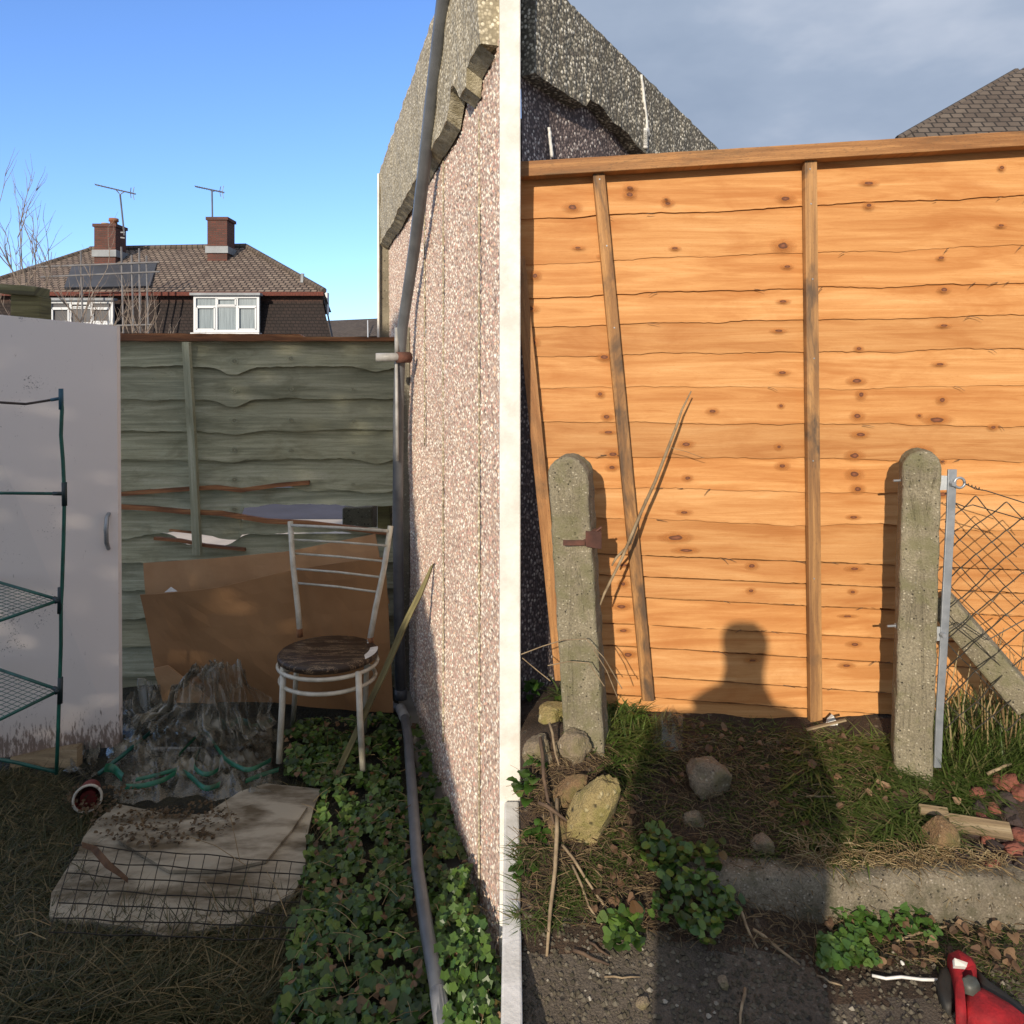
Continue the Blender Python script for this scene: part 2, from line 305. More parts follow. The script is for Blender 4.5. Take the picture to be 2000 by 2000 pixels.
# knots: brown heart with a resin halo, radial in UV
def knot(name, heart, halo, str_):
    m, t, b = newmat(name); c_ = N(t, 'ShaderNodeTexCoord'); vl = N(t, 'ShaderNodeVectorMath', _operation='LENGTH'); L(t, c_.outputs['UV'], vl.inputs[0])
    d = math_(t, 'ADD', vl.outputs['Value'], math_(t, 'MULTIPLY_ADD', noise(t, vec(t), 55.0, 3.0), .35, -.17))
    L(t, ramp(t, d, [(.05, tuple(2.6*a for a in heart)), (.15, tuple(1.6*a for a in heart)), (.25, heart), (.33, halo), (1, halo)]), b.inputs['Base Color']); b.inputs['Roughness'].default_value = .7
    tr = N(t, 'ShaderNodeBsdfTransparent'); mx = N(t, 'ShaderNodeMixShader'); L(t, ramp(t, d, [(.26, 1.0), (.38, str_), (.85, 0.0)]), mx.inputs[0])
    L(t, tr.outputs[0], mx.inputs[1]); L(t, b.outputs[0], mx.inputs[2]); L(t, mx.outputs[0], t.nodes['Material Output'].inputs[0]); return m
M['knot'] = knot('wood_knot', (.09, .03, .012), (.46, .17, .035), .55)
M['knot_grey'] = knot('grey_wood_knot', (.13, .125, .08), (.29, .30, .19), .5)
def tiles(name, c1, c2, mortar, bw, bh, rough=.85, bd=.03, ms=.012):
    m, t, b = newmat(name); c_ = N(t, 'ShaderNodeTexCoord')
    br = N(t, 'ShaderNodeTexBrick', Scale=1.0); br.inputs['Color1'].default_value = (*c1, 1); br.inputs['Color2'].default_value = (*c2, 1); br.inputs['Mortar'].default_value = (*mortar, 1)
    br.inputs['Brick Width'].default_value = bw; br.inputs['Row Height'].default_value = bh; br.inputs['Mortar Size'].default_value = ms; br.inputs['Mortar Smooth'].default_value = .4
    L(t, c_.outputs['UV'], br.inputs['Vector']); n = noise(t, vec(t), 1.3, 6.0, .7)
    c = mixc(t, ramp(t, n, [(.5, 0.0), (.75, .55)]), br.outputs[0], tuple(x*.5 for x in c2)); L(t, c, b.inputs['Base Color'])
    b.inputs['Roughness'].default_value = rough; h = math_(t, 'SUBTRACT', 1.0, br.outputs['Fac']); bump(t, b, h, 1.0, bd); return m
M['rooftile'] = tiles('roof_tiles', (.25, .195, .155), (.15, .11, .09), (.03, .022, .018), .24, .20, ms=.03)
M['hungtile'] = tiles('hung_tiles', (.026, .016, .014), (.017, .011, .010), (.008, .005, .005), .17, .12)
M['redband'] = tiles('red_brown_tiles', (.075, .038, .028), (.05, .025, .02), (.03, .02, .02), .17, .12)
M['brick'] = tiles('chimney_brick', (.14, .045, .032), (.085, .035, .028), (.09, .07, .06), .225, .075, ms=.01, bd=.01)
M['darkroof'] = tiles('dark_roof_tiles', (.13, .105, .085), (.085, .065, .052), (.025, .02, .017), .22, .20, ms=.018)
M['upvc'] = plain('white_window_frame', (.50, .54, .58), (.55, .58, .62), 2, .4, bs=0)
M['lead'] = plain('lead_flashing', (.26, .29, .32), (.18, .20, .22), 3, .6, bs=0)
M['curtain'] = plain('net_curtain_glass', (.20, .26, .30), (.09, .13, .16), 5, .25, bs=0, vs=(5, 1, .25), lo=.3)
M['solar'] = plain('solar_panel_glass', (.05, .055, .07), (.03, .035, .045), 1, .5, bs=0)
M['aerial'] = plain('aerial_metal', (.16, .17, .19), (.10, .11, .12), 3, .5, .3, 0)
M['scaff'] = plain('scaffold_tube', (.22, .22, .23), (.14, .14, .15), 3, .6, .3, 0)
M['pots'] = plain('chimney_pot_clay', (.34, .14, .07), (.2, .08, .045), 3, .8, bs=0)
M['potpale'] = plain('chimney_pot_pale', (.42, .32, .2), (.3, .22, .14), 3, .8, bs=0)

# ================================================================ SETTING
g = MB(); g.add([(-400, -60, -.012), (400, -60, -.012), (400, 900, -.012), (-400, 900, -.012)], [(0, 1, 2, 3)]); tag(g.build('ground', M['far_ground']), kind='structure')
g = MB(); rows = []
for i in range(60):
    y = 1.02+i*.05; rows.append([(x, y, .014*nz(x*4, y*4)+.008*nz(x*15, y*15)) for x in np.linspace(-3.4, -.02 if y < 2.0 else (.45-.279*y), 70)])
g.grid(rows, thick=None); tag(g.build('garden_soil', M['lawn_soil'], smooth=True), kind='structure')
g = MB(); rows = []
for i in range(95):
    y = 1.0+i*.02; rows.append([(x, y, HR(x, y)) for x in np.linspace(.022, 1.9, 110)])
g.grid(rows, thick=(0, 0, -.5)); yard = g.build('yard', [M['soil'], M['tarmac']], smooth=True)
for p in yard.data.polygons:
    c = p.center
    if c.y < 1.53 - .06*nz(c.x*5, 3) - (0.07 if c.x > .62 else 0): p.material_index = 1
tag(yard, kind='structure')
g = MB(); g.add([(-6, -8, .30), (6, -8, .30), (6, .99, .30), (-6, .99, .30), (-6, -8, -.01), (6, -8, -.01), (6, .99, -.01), (-6, .99, -.01)],
    [(0, 1, 2, 3), (3, 2, 6, 7), (0, 3, 7, 4), (1, 5, 6, 2), (0, 4, 5, 1)]); tag(g.build('terrace', M['tarmac']), kind='structure')

# ================================================================ THE PEBBLEDASHED HOUSE between the two gardens
def WX(Y): return .530-.279*Y
A = Vector((WX(2.03), 2.03, 0)); Cn = Vector((.025, 2.20, 0)); D = Vector((1.05+.06, 3.58+.08, 0)); YB = 4.9
house = thing('house', (0, 3.4, 0), 'pebbledashed house with a pink gravel side wall and a sloping gable behind the new fence', 'house')
NL = Vector((-1, -.279, 0)).normalized()
def lump(p, n, a, f): return p+n*(a*nz(p.x*f+p.y*f, p.z*f, 3.1))
g = MB(); rows = []
for i in range(41):
    z = -.02+2.56*i/40; rows.append([lump(Vector((WX(y), y, z)), NL, .012*min(1, (y-2.014)/.3), 2.3) for y in np.linspace(2.014, YB, 90)])
g.grid(rows); o = g.build('wall', M['pink'], house, smooth=True)
q = o.modifiers.new('sub', 'SUBSURF'); q.subdivision_type = 'SIMPLE'; q.levels = q.render_levels = 4
tx = bpy.data.textures.new('stones', 'VORONOI'); tx.noise_scale = .013; tx.distance_metric = 'DISTANCE'; q = o.modifiers.new('disp', 'DISPLACE'); q.texture = tx; q.strength = -.009; q.mid_level = .5
for (yy, z0, z1) in ((2.83, .2, 2.44), (2.24, .0, 2.42), (3.28, 1.3, 2.44)):  # raised render ridges
    g = MB(); pts = [Vector((WX(yy), yy, z))+NL*.006+Vector((0, .010*nz(z*5, yy), 0)) for z in np.linspace(z0, z1, 30)]; g.tube(pts, [.0035+.002*nz(i*.9, yy) for i in range(30)], 6)
    g.build('joint_ridge', M['grey_pebble'], house, smooth=True)
# level parapet band with a broken lower edge
ys = np.linspace(2.035, YB+.05, 150); g = MB()
def plow(y):
    b = 2.475+.022*nz(y*2.3, 1)+.006*nz(y*11, 5)
    if 2.30 < y < 2.50: b += .075*math.sin((y-2.30)/.20*math.pi)
    if 2.02 < y < 2.2: b += .05
    return b
off = NL*.055
rows = [[Vector((WX(y), y, plow(y)+(2.96-plow(y))*k))+off+NL*(.010*nz(y*9, k*4)) for y in ys] for k in np.linspace(0, 1, 8)]
g.grid(rows, thick=-NL*.10); g.build('parapet', [M['grey_pebble']], house, smooth=False)
g = MB(); rows = [[Vector((WX(y), y, plow(y)-.030*(1-q)+.006*nz(y*14, 9)))+NL*(.008+.046*q) for y in ys] for q in (0, .5, 1)]
g.grid(rows); g.build('parapet_edge', M['cracked'], house)
# end of the wall: pale cement pier whose return runs back to the gable
g = MB(); zt = 2.965
B0 = Vector((.0235, 2.012, 0)); A0 = Vector((-.034, 2.012, 0))
base = [A0, B0, Cn+Vector((0, -.004, 0)), Vector((-.05, 2.22, 0))]
g.prism([p+Vector((0, 0, -.01)) for p in base], (0, 0, zt)); g.build('corner_pier', M['render'], house, bevel=.004)
# gable facing the right-hand yard
dirG = (D-Cn); LG = dirG.length; dirG.normalize(); NG = Vector((dirG.y, -dirG.x, 0))
def onG(u):
    k = (u-CX)/F; tt = (k*Cn.y-Cn.x)/(dirG.x-k*dirG.y); return Cn+dirG*tt
def gz(u, v): return H-(v-HY)/F*onG(u).y
us = [1017+(1440-1017)*i/70 for i in range(71)]
def vtop(u): return 30+(u-1103)*.945
def vlow(u): return np.interp(u, [1017, 1060, 1105, 1120, 1126, 1150, 1175, 1200, 1222, 1240, 1300, 1440], [150, 178, 206, 214, 200, 214, 246, 262, 292, 306, 350, 450])
g = MB(); rows = []
for k in np.linspace(0, 1, 24):
    rows.append([lump(Vector((p.x, p.y, (gz(u, vlow(u)-22)*k)))-NG*0.0, NG, .01, 3) for u in us for p in (onG(u),)])
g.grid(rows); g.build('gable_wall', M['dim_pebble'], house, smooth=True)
g = MB(); rows = []
for k in np.linspace(0, 1, 10):
    rows.append([Vector((p.x, p.y, gz(u, vlow(u))*(1-k)+gz(u, vtop(u)+2.5*nz(u*.15, 2))*k))+NG*(.05+.006*nz(u*.1, k*3)) for u in us for p in (onG(u),)])
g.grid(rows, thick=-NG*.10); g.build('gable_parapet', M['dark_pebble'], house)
g = MB()
for (u0, v0, u1, v1) in ((1227, 153, 1241, 272), (1069, 250, 1075, 308)):
    pts = []
    for k in np.linspace(0, 1, 14):
        u = u0+(u1-u0)*k+1.5*nz(k*9, u0); p = onG(u); pts.append(Vector((p.x, p.y, gz(u, v0+(v1-v0)*k)))+NG*(.054 if u0 > 1200 else .006))
    g = MB(); g.tube(pts, [.0055+.0025*nz(i*1.7, 4) for i in range(14)], 6); g.build('mortar_line', M['whitep'], house, smooth=True)
g = MB()
p = onG(1236); c0 = Vector((p.x, p.y, gz(1236, 285)))+NG*.05
for i in range(7): g.tube([c0+Vector((.012*nz(i, 1), 0, -.02+.008*i)), c0+Vector((.03*nz(i, 7), 0, -.015+.01*i+.01))], .013, 6)
g.build('mortar_blob', M['whitep'], house, smooth=True)
# back of the body and its flat roof (closes the volume)
g = MB(); f4 = Vector((WX(YB), YB, 0)); e4 = Vector((1.2, YB, 0))
pl = [Vector((WX(2.24)+.03, 2.24, 2.40)), Vector((.06, 2.26, 2.40)), Vector((D.x-.02, D.y+.02, 2.0)), e4+Vector((0, 0, 2.0)), f4+Vector((.03, -.01, 2.40))]
g.add(pl, [(0, 1, 2, 3, 4)]); g.add([f4+Vector((0, .0, 0)), e4, e4+Vector((0, 0, 2.0)), f4+Vector((0, 0, 2.9))], [(0, 1, 2, 3)]); g.add([D, e4, e4+Vector((0, 0, 2.0)), D+Vector((0, 0, 2.0))], [(0, 1, 2, 3)])
g.build('roof', M['roofing'], house)
# tall concrete board standing at the far corner of the wall
t_ = thing('concrete_pillar', P(753, 1000, 4.75)*1.0, 'tall grey concrete board standing upright at the far end of the pebbledashed wall', 'pillar')
g = MB(); g.prism([P(742, 337, 4.8), P(759, 335, 4.8), P(764, 700, 4.8), P(764, 1200, 4.8), P(740, 1200, 4.8), P(741, 700, 4.8)], (0, .10, 0)); g.build('board', M['pillar'], t_, bevel=.006)
g = MB(); g.bar(P(739.5, 340, 4.77), P(739, 1200, 4.77), .012, .03); g.build('pale_edge', M['render'], t_)
g = MB(); g.tube([P(758+2*nz(i, 2), 341+i*5.5, 4.74) for i in range(10)], [.022-.0016*i for i in range(10)], 6); g.build('mortar_blob', M['render'], t_, smooth=True)
# low concrete edging that holds the raised yard, running on from the wall's end
g = MB(); g.bar((-.0005, 1.0, .19), (-.0005, 2.008, .23), .040, .44); e_ = g.build('edging_board', M['render'], bevel=.005)
tag(e_, 'pale concrete edging holding up the yard beside the end of the house wall', 'edging')

# ================================================================ FAR HOUSES, TREES
fh = thing('house', (-14, 28, 0), 'far brown semi-detached house with hipped tiled roof, two chimneys and white first-floor window', 'house')
YE, YR = 26.6, 30.5; ze = 1.6+170/F*YE; zr = 1.6+252/F*YR; sl = (zr-ze)/(YR-YE)
def RP(u, v, dz=0):
    Y = (ze-sl*YE-1.6+dz)/((HY-v)/F-sl); return P(u, v, Y)
def quadmesh(g, pts, mi=0, uvp=None): g.add(pts, [tuple(range(len(pts)))], mi, uvp)
def uvroof(p): return (p.x, (p.y-YE)*1.15)
eL = Vector((P(-75, 570, YE).x, YE, ze)); eR = Vector((P(633, 565, YE).x, YE, ze)); rL = Vector((P(176, 497, YR).x, YR, zr)); rR = Vector((P(481, 483, YR).x, YR, zr+.12))
bL = eL+Vector((0, 8.2, 0)); bR = eR+Vector((-1.75, 8.2, 0))
g = MB(); q = [eL, eR, rR, rL]; quadmesh(g, q, 0, [uvroof(p) for p in q])
q = [eR, bR, rR]; quadmesh(g, q, 0, [(p.y, (p.z-ze)*1.8) for p in q]); q = [bL, eL, rL]; quadmesh(g, q, 0, [(p.y, (p.z-ze)*1.8) for p in q]); q = [bR, bL, rL, rR]; quadmesh(g, q, 0, [uvroof(p) for p in q])
roof = g.build('roof', M['rooftile'], fh)
g = MB(); g.tube([rL+Vector((0, 0, .03)), rR+Vector((0, 0, .03))], .12, 8); g.tube([rR+Vector((0, 0, .02)), eR+Vector((0, 0, .04))], .11, 8); g.tube([rL, eL], .11, 8); g.build('ridge_tiles', M['darkroof'], roof)
g = MB(); g.bar(eL+Vector((0, -.05, -.08)), eR+Vector((0, -.05, -.08)), .10, .14); g.build('gutter', M['glossdark'], roof)
wl = eL+Vector((.15, .25, 0)); wr = eR+Vector((-.12, .25, 0)); fl_ = Vector((P(652, 700, YE).x, YE-.15, 0))
g = MB()
def wallq(a, b, c, d, mi): q = [a, b, c, d]; quadmesh(g, q, mi, [(p.x+p.y, p.z) for p in q])
zb = ze-.35
wallq(Vector((wl.x, wl.y, zb)), Vector((wr.x, wr.y, zb)), Vector((wr.x, wr.y, ze)), Vector((wl.x, wl.y, ze)), 1)
wallq(Vector((wl.x, wl.y-.5, 2.6)), Vector((wr.x+.55, wr.y-.5, 2.6)), Vector((wr.x, wr.y, zb)), Vector((wl.x, wl.y, zb)), 0)
wallq(Vector((wr.x+.55, wr.y-.5, 2.6)), Vector((wr.x-1.35, wr.y+8, 2.6)), Vector((wr.x-1.8, wr.y+8, ze)), Vector((wr.x, wr.y, ze)), 0)
wallq(Vector((wl.x, wl.y-.45, 0)), Vector((wr.x+.3, wr.y-.45, 0)), Vector((wr.x+.3, wr.y-.45, 2.6)), Vector((wl.x, wl.y-.45, 2.6)), 1)
wallq(Vector((wr.x+.3, wr.y-.45, 0)), Vector((wr.x-1.6, wr.y+8, 0)), Vector((wr.x-1.6, wr.y+8, 2.6)), Vector((wr.x+.3, wr.y-.45, 2.6)), 1)
g.build('wall', [M['hungtile'], M['redband']], fh)
def far_window(u0, v0, u1, v1, Y, mull, trans, parent, cm):
    a = P(u0, v0, Y); c = P(u1, v1, Y); g = MB(); th = .085
    def B(ax, az, bx, bz, wd): g.bar((ax, Y, az), (bx, Y, bz), wd, .10, up=(0, 1, 0))
    B(a.x, a.z-th/2, c.x, a.z-th/2, th); B(a.x, c.z+th/2, c.x, c.z+th/2, th); B(a.x+th/2, a.z-th, a.x+th/2, c.z+th, th); B(c.x-th/2, a.z-th, c.x-th/2, c.z+th, th)
    W = c.x-a.x; zt_ = a.z-(a.z-c.z)*trans
    xs = [a.x+th]+[a.x+W*k for k in mull]+[c.x-th]
    for k in mull: g.bar((a.x+W*k, Y+.01, a.z-th), (a.x+W*k, Y+.01, c.z+th), .075, .08, up=(0, 1, 0))
    for x0, x1 in zip(xs, xs[1:]): g.bar((x0+.03, Y+.012, zt_), (x1-.03, Y+.012, zt_), .06, .06, up=(0, 1, 0))
    # opening sashes
    for x0, x1, z0, z1 in ((xs[0]+.04, xs[1]-.06, zt_-.04, c.z+th+.02), (xs[-2]+.06, xs[-1]-.04, zt_-.04, c.z+th+.02), (xs[1]+.05, xs[2]-.05, a.z-th-.02, zt_+.04)):
        for p, q_ in (((x0, z0), (x1, z0)), ((x1, z1), (x0, z1)), ((x0, z1), (x0, z0)), ((x1, z0), (x1, z1))): g.bar((p[0], Y-.03, p[1]), (q_[0], Y-.03, q_[1]), .05, .06, up=(0, 1, 0))
    fr = g.build('window', M['upvc'], parent)
    g = MB(); g.add([(a.x+.03, Y+.03, a.z-.03), (c.x-.03, Y+.03, a.z-.03), (c.x-.03, Y+.03, c.z+.03), (a.x+.03, Y+.03, c.z+.03)], [(3, 2, 1, 0)]); g.build('pane', cm, fr)
    g = MB(); g.bar((a.x-.08, Y-.05, a.z+.05), (c.x+.08, Y-.05, a.z+.05), .09, .3, up=(0, 1, 0)); g.build('lintel', M['lead'], fr)
    g = MB(); g.bar((a.x-.05, Y-.05, c.z-.06), (c.x+.05, Y-.05, c.z-.06), .08, .3, up=(0, 1, 0)); g.build('sill', M['upvc'], fr)
    return fr
far_window(379, 578, 507, 649, 26.3, (.345, .66), .29, fh, M['curtain'])
far_window(97, 588, 222, 634, 26.3, (.33, .66), .30, fh, M['solar'])
for (u0, u1, v0, v1, Y, pots, ped) in ((195, 236, 447, 499, 29.4, ((206, 436, .16, 'potpale'), (222, 427, .19, 'pots')), None), (413, 451, 434, 492, 29.6, ((424, 430, .15, 'potpale'), (440, 429, .15, 'potpale')), None)):
    a = P(u0, v0, Y); c = P(u1, v1, Y); g = MB()
    g.bar((.5*(a.x+c.x), Y, c.z-.5), (.5*(a.x+c.x), Y, a.z), c.x-a.x, .8, up=(0, 1, 0))
    g.bar((.5*(a.x+c.x), Y, a.z), (.5*(a.x+c.x), Y, a.z+.12), c.x-a.x+.10, .9, up=(0, 1, 0))
    q = g
    for i in range(len(q.f)): q.uv[i] = [(q.v[k][0]+q.v[k][1], q.v[k][2]) for k in q.f[i]]
    ch = g.build('chimney', M['brick'], roof)
    g = MB(); g.bar((.5*(a.x+c.x), Y-.02, c.z-.12), (.5*(a.x+c.x), Y-.02, c.z+.15), c.x-a.x+.12, .9, up=(0, 1, 0)); g.build('flashing', M['lead'], roof)
    for (pu, pv, rr, mk) in pots:
        p = P(pu, pv, Y); g = MB(); zb_ = a.z+.12
        g.tube([(p.x, Y, zb_-.02), (p.x, Y, zb_+(p.z-zb_)*.55), (p.x, Y, zb_+(p.z-zb_)*.6), (p.x, Y, p.z)], [rr*.85, rr*.7, rr, rr*.95], 12); g.build('chimney_pot', M[mk], roof, smooth=True)
for (ms, mb, boom, Y) in (((243, 460), (234.5, 380), ((186, 360.5), (265, 379)), 29.2), ((415, 434), (414, 374), ((381, 364), (438, 376)), 29.4)):
    t_ = thing('tv_aerial', P(*ms, Y), 'tv aerial on a tall leaning mast beside the left chimney' if ms[0] < 300 else 'smaller tv aerial on a short mast at the right chimney', 'aerial', 'rooftop aerials')
    g = MB(); g.tube([P(*ms, Y), P(*mb, Y)], .035, 6)
    if ms[0] < 300: g.bar(P(236, 454, Y), P(244, 454, Y), .05); g.bar(P(236, 464, Y), P(244, 465, Y), .05)
    g.build('mast', M['aerial'], t_)
    g = MB(); b0, b1 = P(*boom[0], Y), P(*boom[1], Y); g.tube([b0, b1], .026, 6)
    mp_ = P(*mb, Y); g.tube([b0.lerp(b1, .5), mp_.lerp(b0.lerp(b1, .5), .3), mp_, b0.lerp(b1, .72)], .02, 5)
    for k in np.linspace(.03, .93, 12): c = b0.lerp(b1, k); g.tube([c+Vector((.02, -.18, .0)), c+Vector((-.02, .18, .0))], .010, 4)
    c = b0.lerp(b1, .93)
    for s_ in (-1, 1): g.tube([c, c+Vector((.05, 0, .26*s_))], .014, 4); g.tube([c+Vector((-.1, 0, .02)), c+Vector((-.02, -.1, .2*s_))], .014, 4)
    g.build('boom', M['aerial'], t_)
g = MB(); g.grid([[RP(u, v, .12) for u, v in ((140, 520), (224, 515.5), (307, 511))], [RP(u, v, .12) for u, v in ((125, 561), (209, 559.5), (293, 558))]], thick=(0, .05, -.08)); g.build('solar_panel', M['solar'], roof)
g = MB(); g.bar(RP(590, 552)+Vector((0, 0, 0)), RP(591, 552)+Vector((0, 0, .34)), .10); g.build('vent_pipe', M['lead'], roof)
g = MB(); a = P(636, 572, 31); g.bar(a+Vector((0, 0, -.9)), a+Vector((0, 0, 0)), .22, .3); g.build('bay_edge', M['upvc'], fh)
sc_ = thing('scaffold', P(230, 700, 26), 'scaffold tubes standing in front of the solar panel on the far house', 'scaffolding')
Ysc = 25.2
for (u, va, vb, u2) in ((158, 491, 700, 163), (237, 482, 700, 242), (257, 498, 700, 262), (272, 485, 700, 274), (286, 499, 700, 291)):
    g = MB(); g.tube([P(u, va, Ysc), P(u2, vb, Ysc), Vector((P(u2, vb, Ysc).x, Ysc, 0))], .032, 6); g.build('upright', M['scaff'], sc_)
for (a, b) in (((54, 522), (311, 512)), ((80, 541), (312, 530.5)), ((60, 640), (300, 634))):
    g = MB(); g.tube([P(*a, Ysc-.06), P(*b, Ysc-.06)], .03, 6); g.build('ledger', M['scaff'], sc_)
h2 = thing('house', (-6, 60, 0), 'distant tiled roof of another house seen over the green fence near the wall', 'house')
g = MB(); q = [P(600, 660, 55), P(800, 655, 55), P(800, 619, 60), P(600, 628, 60)]; quadmesh(g, q, 0, [(p.x, p.y*1.2) for p in q]); rf2 = g.build('roof', M['darkroof'], h2)
g = MB(); q = [P(600, 660, 55.3), P(800, 655, 55.3), Vector((P(800, 655, 55.3).x, 55.3, 0)), Vector((P(600, 660, 55.3).x, 55.3, 0))]; quadmesh(g, q, 0, [(p.x, p.z) for p in q]); g.build('wall', M['redband'], h2)
g = MB(); g.bar(P(718, 626, 57), P(718.5, 660, 54.6), .07); g.build('vent_pipe', M['upvc'], h2)
h3 = thing('house', (7, 14, 0), 'dark tiled roof corner rising behind the right end of the new fence', 'house')
Yq = 13.0; q = [P(1755, 272, Yq), P(2130, 250, Yq), P(2130, 60, Yq+2.2), P(1985, 140, Yq+2.0)]
g = MB(); quadmesh(g, q, 0, [(p.x, (p.z)*1.7) for p in q]); r3 = g.build('roof', M['darkroof'], h3)
g = MB(); g.tube([q[0], q[3]], .07, 8); g.build('hip_tiles', M['darkroof'], r3)
g = MB(); a = q[0]; b = q[1]; w4 = [a+Vector((.3, .2, -.05)), b+Vector((0, .2, -.05)), Vector((b.x, b.y+.2, 0)), Vector((a.x+.3, a.y+.2, 0))]; quadmesh(g, w4, 0, [(p.x, p.z) for p in w4]); g.build('wall', M['redband'], h3)
def bare(name, base, height, spread, n, seed, label, cat, thick=.03, grp=None):
    r_ = random.Random(seed); t_ = thing(name, base, label, cat, grp); g = MB(); g2 = MB()
    def br(p, d, ln, r, dep, mb):
        pts = [p]; q = p.copy(); dd = d.copy()
        for i in range(5):
            dd = (dd+Vector((r_.uniform(-.2, .2), r_.uniform(-.2, .2), r_.uniform(-.02, .16)))).normalized(); q = q+dd*ln/5; pts.append(q.copy())
        mb.tube(pts, [r*(1-.14*i) for i in range(6)], 5, cap=False)
        if dep > 0:
            for k in range(r_.randint(3, 5)):
                i = r_.randint(1, 5); d2 = (dd+Vector((r_.uniform(-1, 1), r_.uniform(-1, 1), r_.uniform(-.2, .8)))*.75).normalized(); br(pts[i], d2, ln*r_.uniform(.4, .65), r*.55, dep-1, g2)
    for k in range(n):
        br(Vector(base)+Vector((r_.uniform(-.3, .3)*spread, r_.uniform(-.3, .3), 0)), Vector((r_.uniform(-.5, .5)*spread, r_.uniform(-.3, .3), 1)).normalized(), height*r_.uniform(.6, 1), thick, 3, g)
    g.build('trunk', M['bark'], t_); g2.build('crown', M['bark'], t_)
bare('bare_tree', (P(58, 700, 14).x, 14, 0), 3.15, .45, 6, 5, 'bare leafless young tree rising above the cupboard door at the far left', 'tree', .03)
bare('bare_shrub', (P(250, 700, 9).x, 9, 0), 1.75, .8, 9, 11, 'pale leafless shrub behind the green fence next to the cupboard door', 'shrub', .022)
bare('bare_shrub', (P(140, 700, 9).x, 9.3, 0), 1.85, 1.0, 9, 23, 'thin tangled leafless shrub between the fence post and the scaffold', 'shrub', .014)

# ================================================================ GREEN WEATHERED FENCE
def knots(g, spots, mi, Yf, n=14):
    for (u, v, ru, rv) in spots:
        c = P(u, v, Yf(u, v)); a = ru*Yf(u, v)/F; b_ = rv*Yf(u, v)/F
        vs = [c]; uv = [(0, 0)]
        for i in range(n): q = 2*math.pi*i/n; vs.append(c+Vector((a*math.cos(q), 0, b_*math.sin(q)))); uv.append((math.cos(q), math.sin(q)))
        g.add(vs, [(0, 1+(i+1) % n, 1+i) for i in range(n)], mi, uv)
YG = 3.8
gf = thing('garden_fence', P(500, 1400, YG), 'weathered grey-green waney fence panel, sagging, with split lower boards', 'fence')
g = MB(); ed = [664, 716, 779, 843, 897, 957, 1000, 1050, 1098, 1150, 1205, 1262, 1320, 1385]
r_ = random.Random(3)
for i in range(len(ed)-1):
    us_ = np.linspace(205, 779 if i < 6 else 770, 90); s1, s2 = r_.uniform(0, 99), r_.uniform(0, 99)
    def low(u, k=i, s=s2):
        w_ = (3+4*((k*37) % 10)/10)*nz(u*.007+k*.3, s)+3.5*nz(u*.022, s*2)+1.6*nz(u*.09, s*3)+.9*nz(u*.3, s)
        w_ += 16*math.exp(-((u-455)/30)**2)*(1 if k in (0, 1) else .35)+10*math.exp(-((u-735)/35)**2)*(1 if k in (0, 3, 4) else .2)
        base = ed[k+1]+(u-400)*(.0 if k < 2 else -.008)
        if k == 5: base += 6-14*math.exp(-((u-300)/80)**2) if u < 470 else -11+3*nz(u*.03, 6)
        if k == 6: base += -8*math.exp(-((u-340)/60)**2)-(8 if u > 470 else 0)
        if k == 4: base += -8*math.exp(-((u-540)/45)**2)
        return base+w_
    def top(u, k=i, s=s1):
        if k == 0: return ed[0]
        extra = 12
        if k == 5: extra = -3 if 300 < u < 345 else 4
        if k == 6: extra = 2 if u < 470 else -17-15*max(0, (u-480)/280)+3*nz(u*.05, 2)
        if k == 7: extra = 8-(26+8*nz(u*.03, 5))*math.exp(-((u-405)/62)**4)
        return ed[k]-extra+(3*nz(u*.01, s) if k > 4 else 0)
    rows = []
    for k in (0, .35, .7, 1):
        rows.append([P(u, top(u)*(1-k)+low(u)*k, YG+.030-.035*k+.006*nz(u*.02, i)) for u in us_])
    g.grid(rows, thick=(0, .010, 0), uvf=lambda a, b_, us_=us_, rows=rows: (rows[a][b_].x, rows[a][b_].z), r=r_.random())
sp = [(458, 705+58*i+6*nz(i, 3), 14, 9) for i in range(6)]+[(568, 700+60*i, 9, 7) for i in range(4)]+[(690, 760+62*i, 7, 5) for i in range(4)]+[(330, 684, 5, 4), (300, 740, 6, 4), (240, 800, 5, 6)]
knots(g, sp, 1, lambda u, v: YG-.014)
g.build('boards', [M['grey_green'], M['knot_grey']], gf)
g = MB(); r_ = random.Random(9)
for (pts, wd) in ((((228, 966), (300, 960), (370, 955), (420, 952), (470, 958), (540, 948), (603, 943)), 8), (((228, 990), (300, 994), (360, 1000), (430, 1003), (520, 1018), (600, 1022), (700, 1034), (760, 1042)), 9), (((330, 1036), (375, 1041)), 3), (((300, 1052), (350, 1056), (400, 1066), (478, 1074)), 6)):
    top_ = [P(u, v-wd*.5, YG-.022) for u, v in pts]; bot = [P(u, v+wd*.5+2*nz(u, v), YG-.026) for u, v in pts]; g.grid([top_, bot], thick=(0, .02, 0))
g.build('split_edge', M['raw_edge'], gf)
g = MB(); us_ = np.linspace(205, 778, 60)
g.grid([[P(u, 650+(u-228)*.006+(5 if u > 590 else 0)+1.2*nz(u*.05, 1)+.5, YG-.03) for u in us_], [P(u, 666+1.2*nz(u*.03, 7), YG-.03) for u in us_]], thick=(0, .06, 0)); g.build('top_rail', M['raw_edge'], gf)
g = MB(); g.grid([[P(355, 668, YG-.05), P(368, 668, YG-.05)], [P(366, 860, YG-.05), P(380, 860, YG-.05)], [P(376, 1085, YG-.05), P(391, 1085, YG-.05)]], thick=(0, .03, 0), uvf=lambda a, b_: (a*.3, b_*.03)); g.build('batten', M['grey_green'], gf)
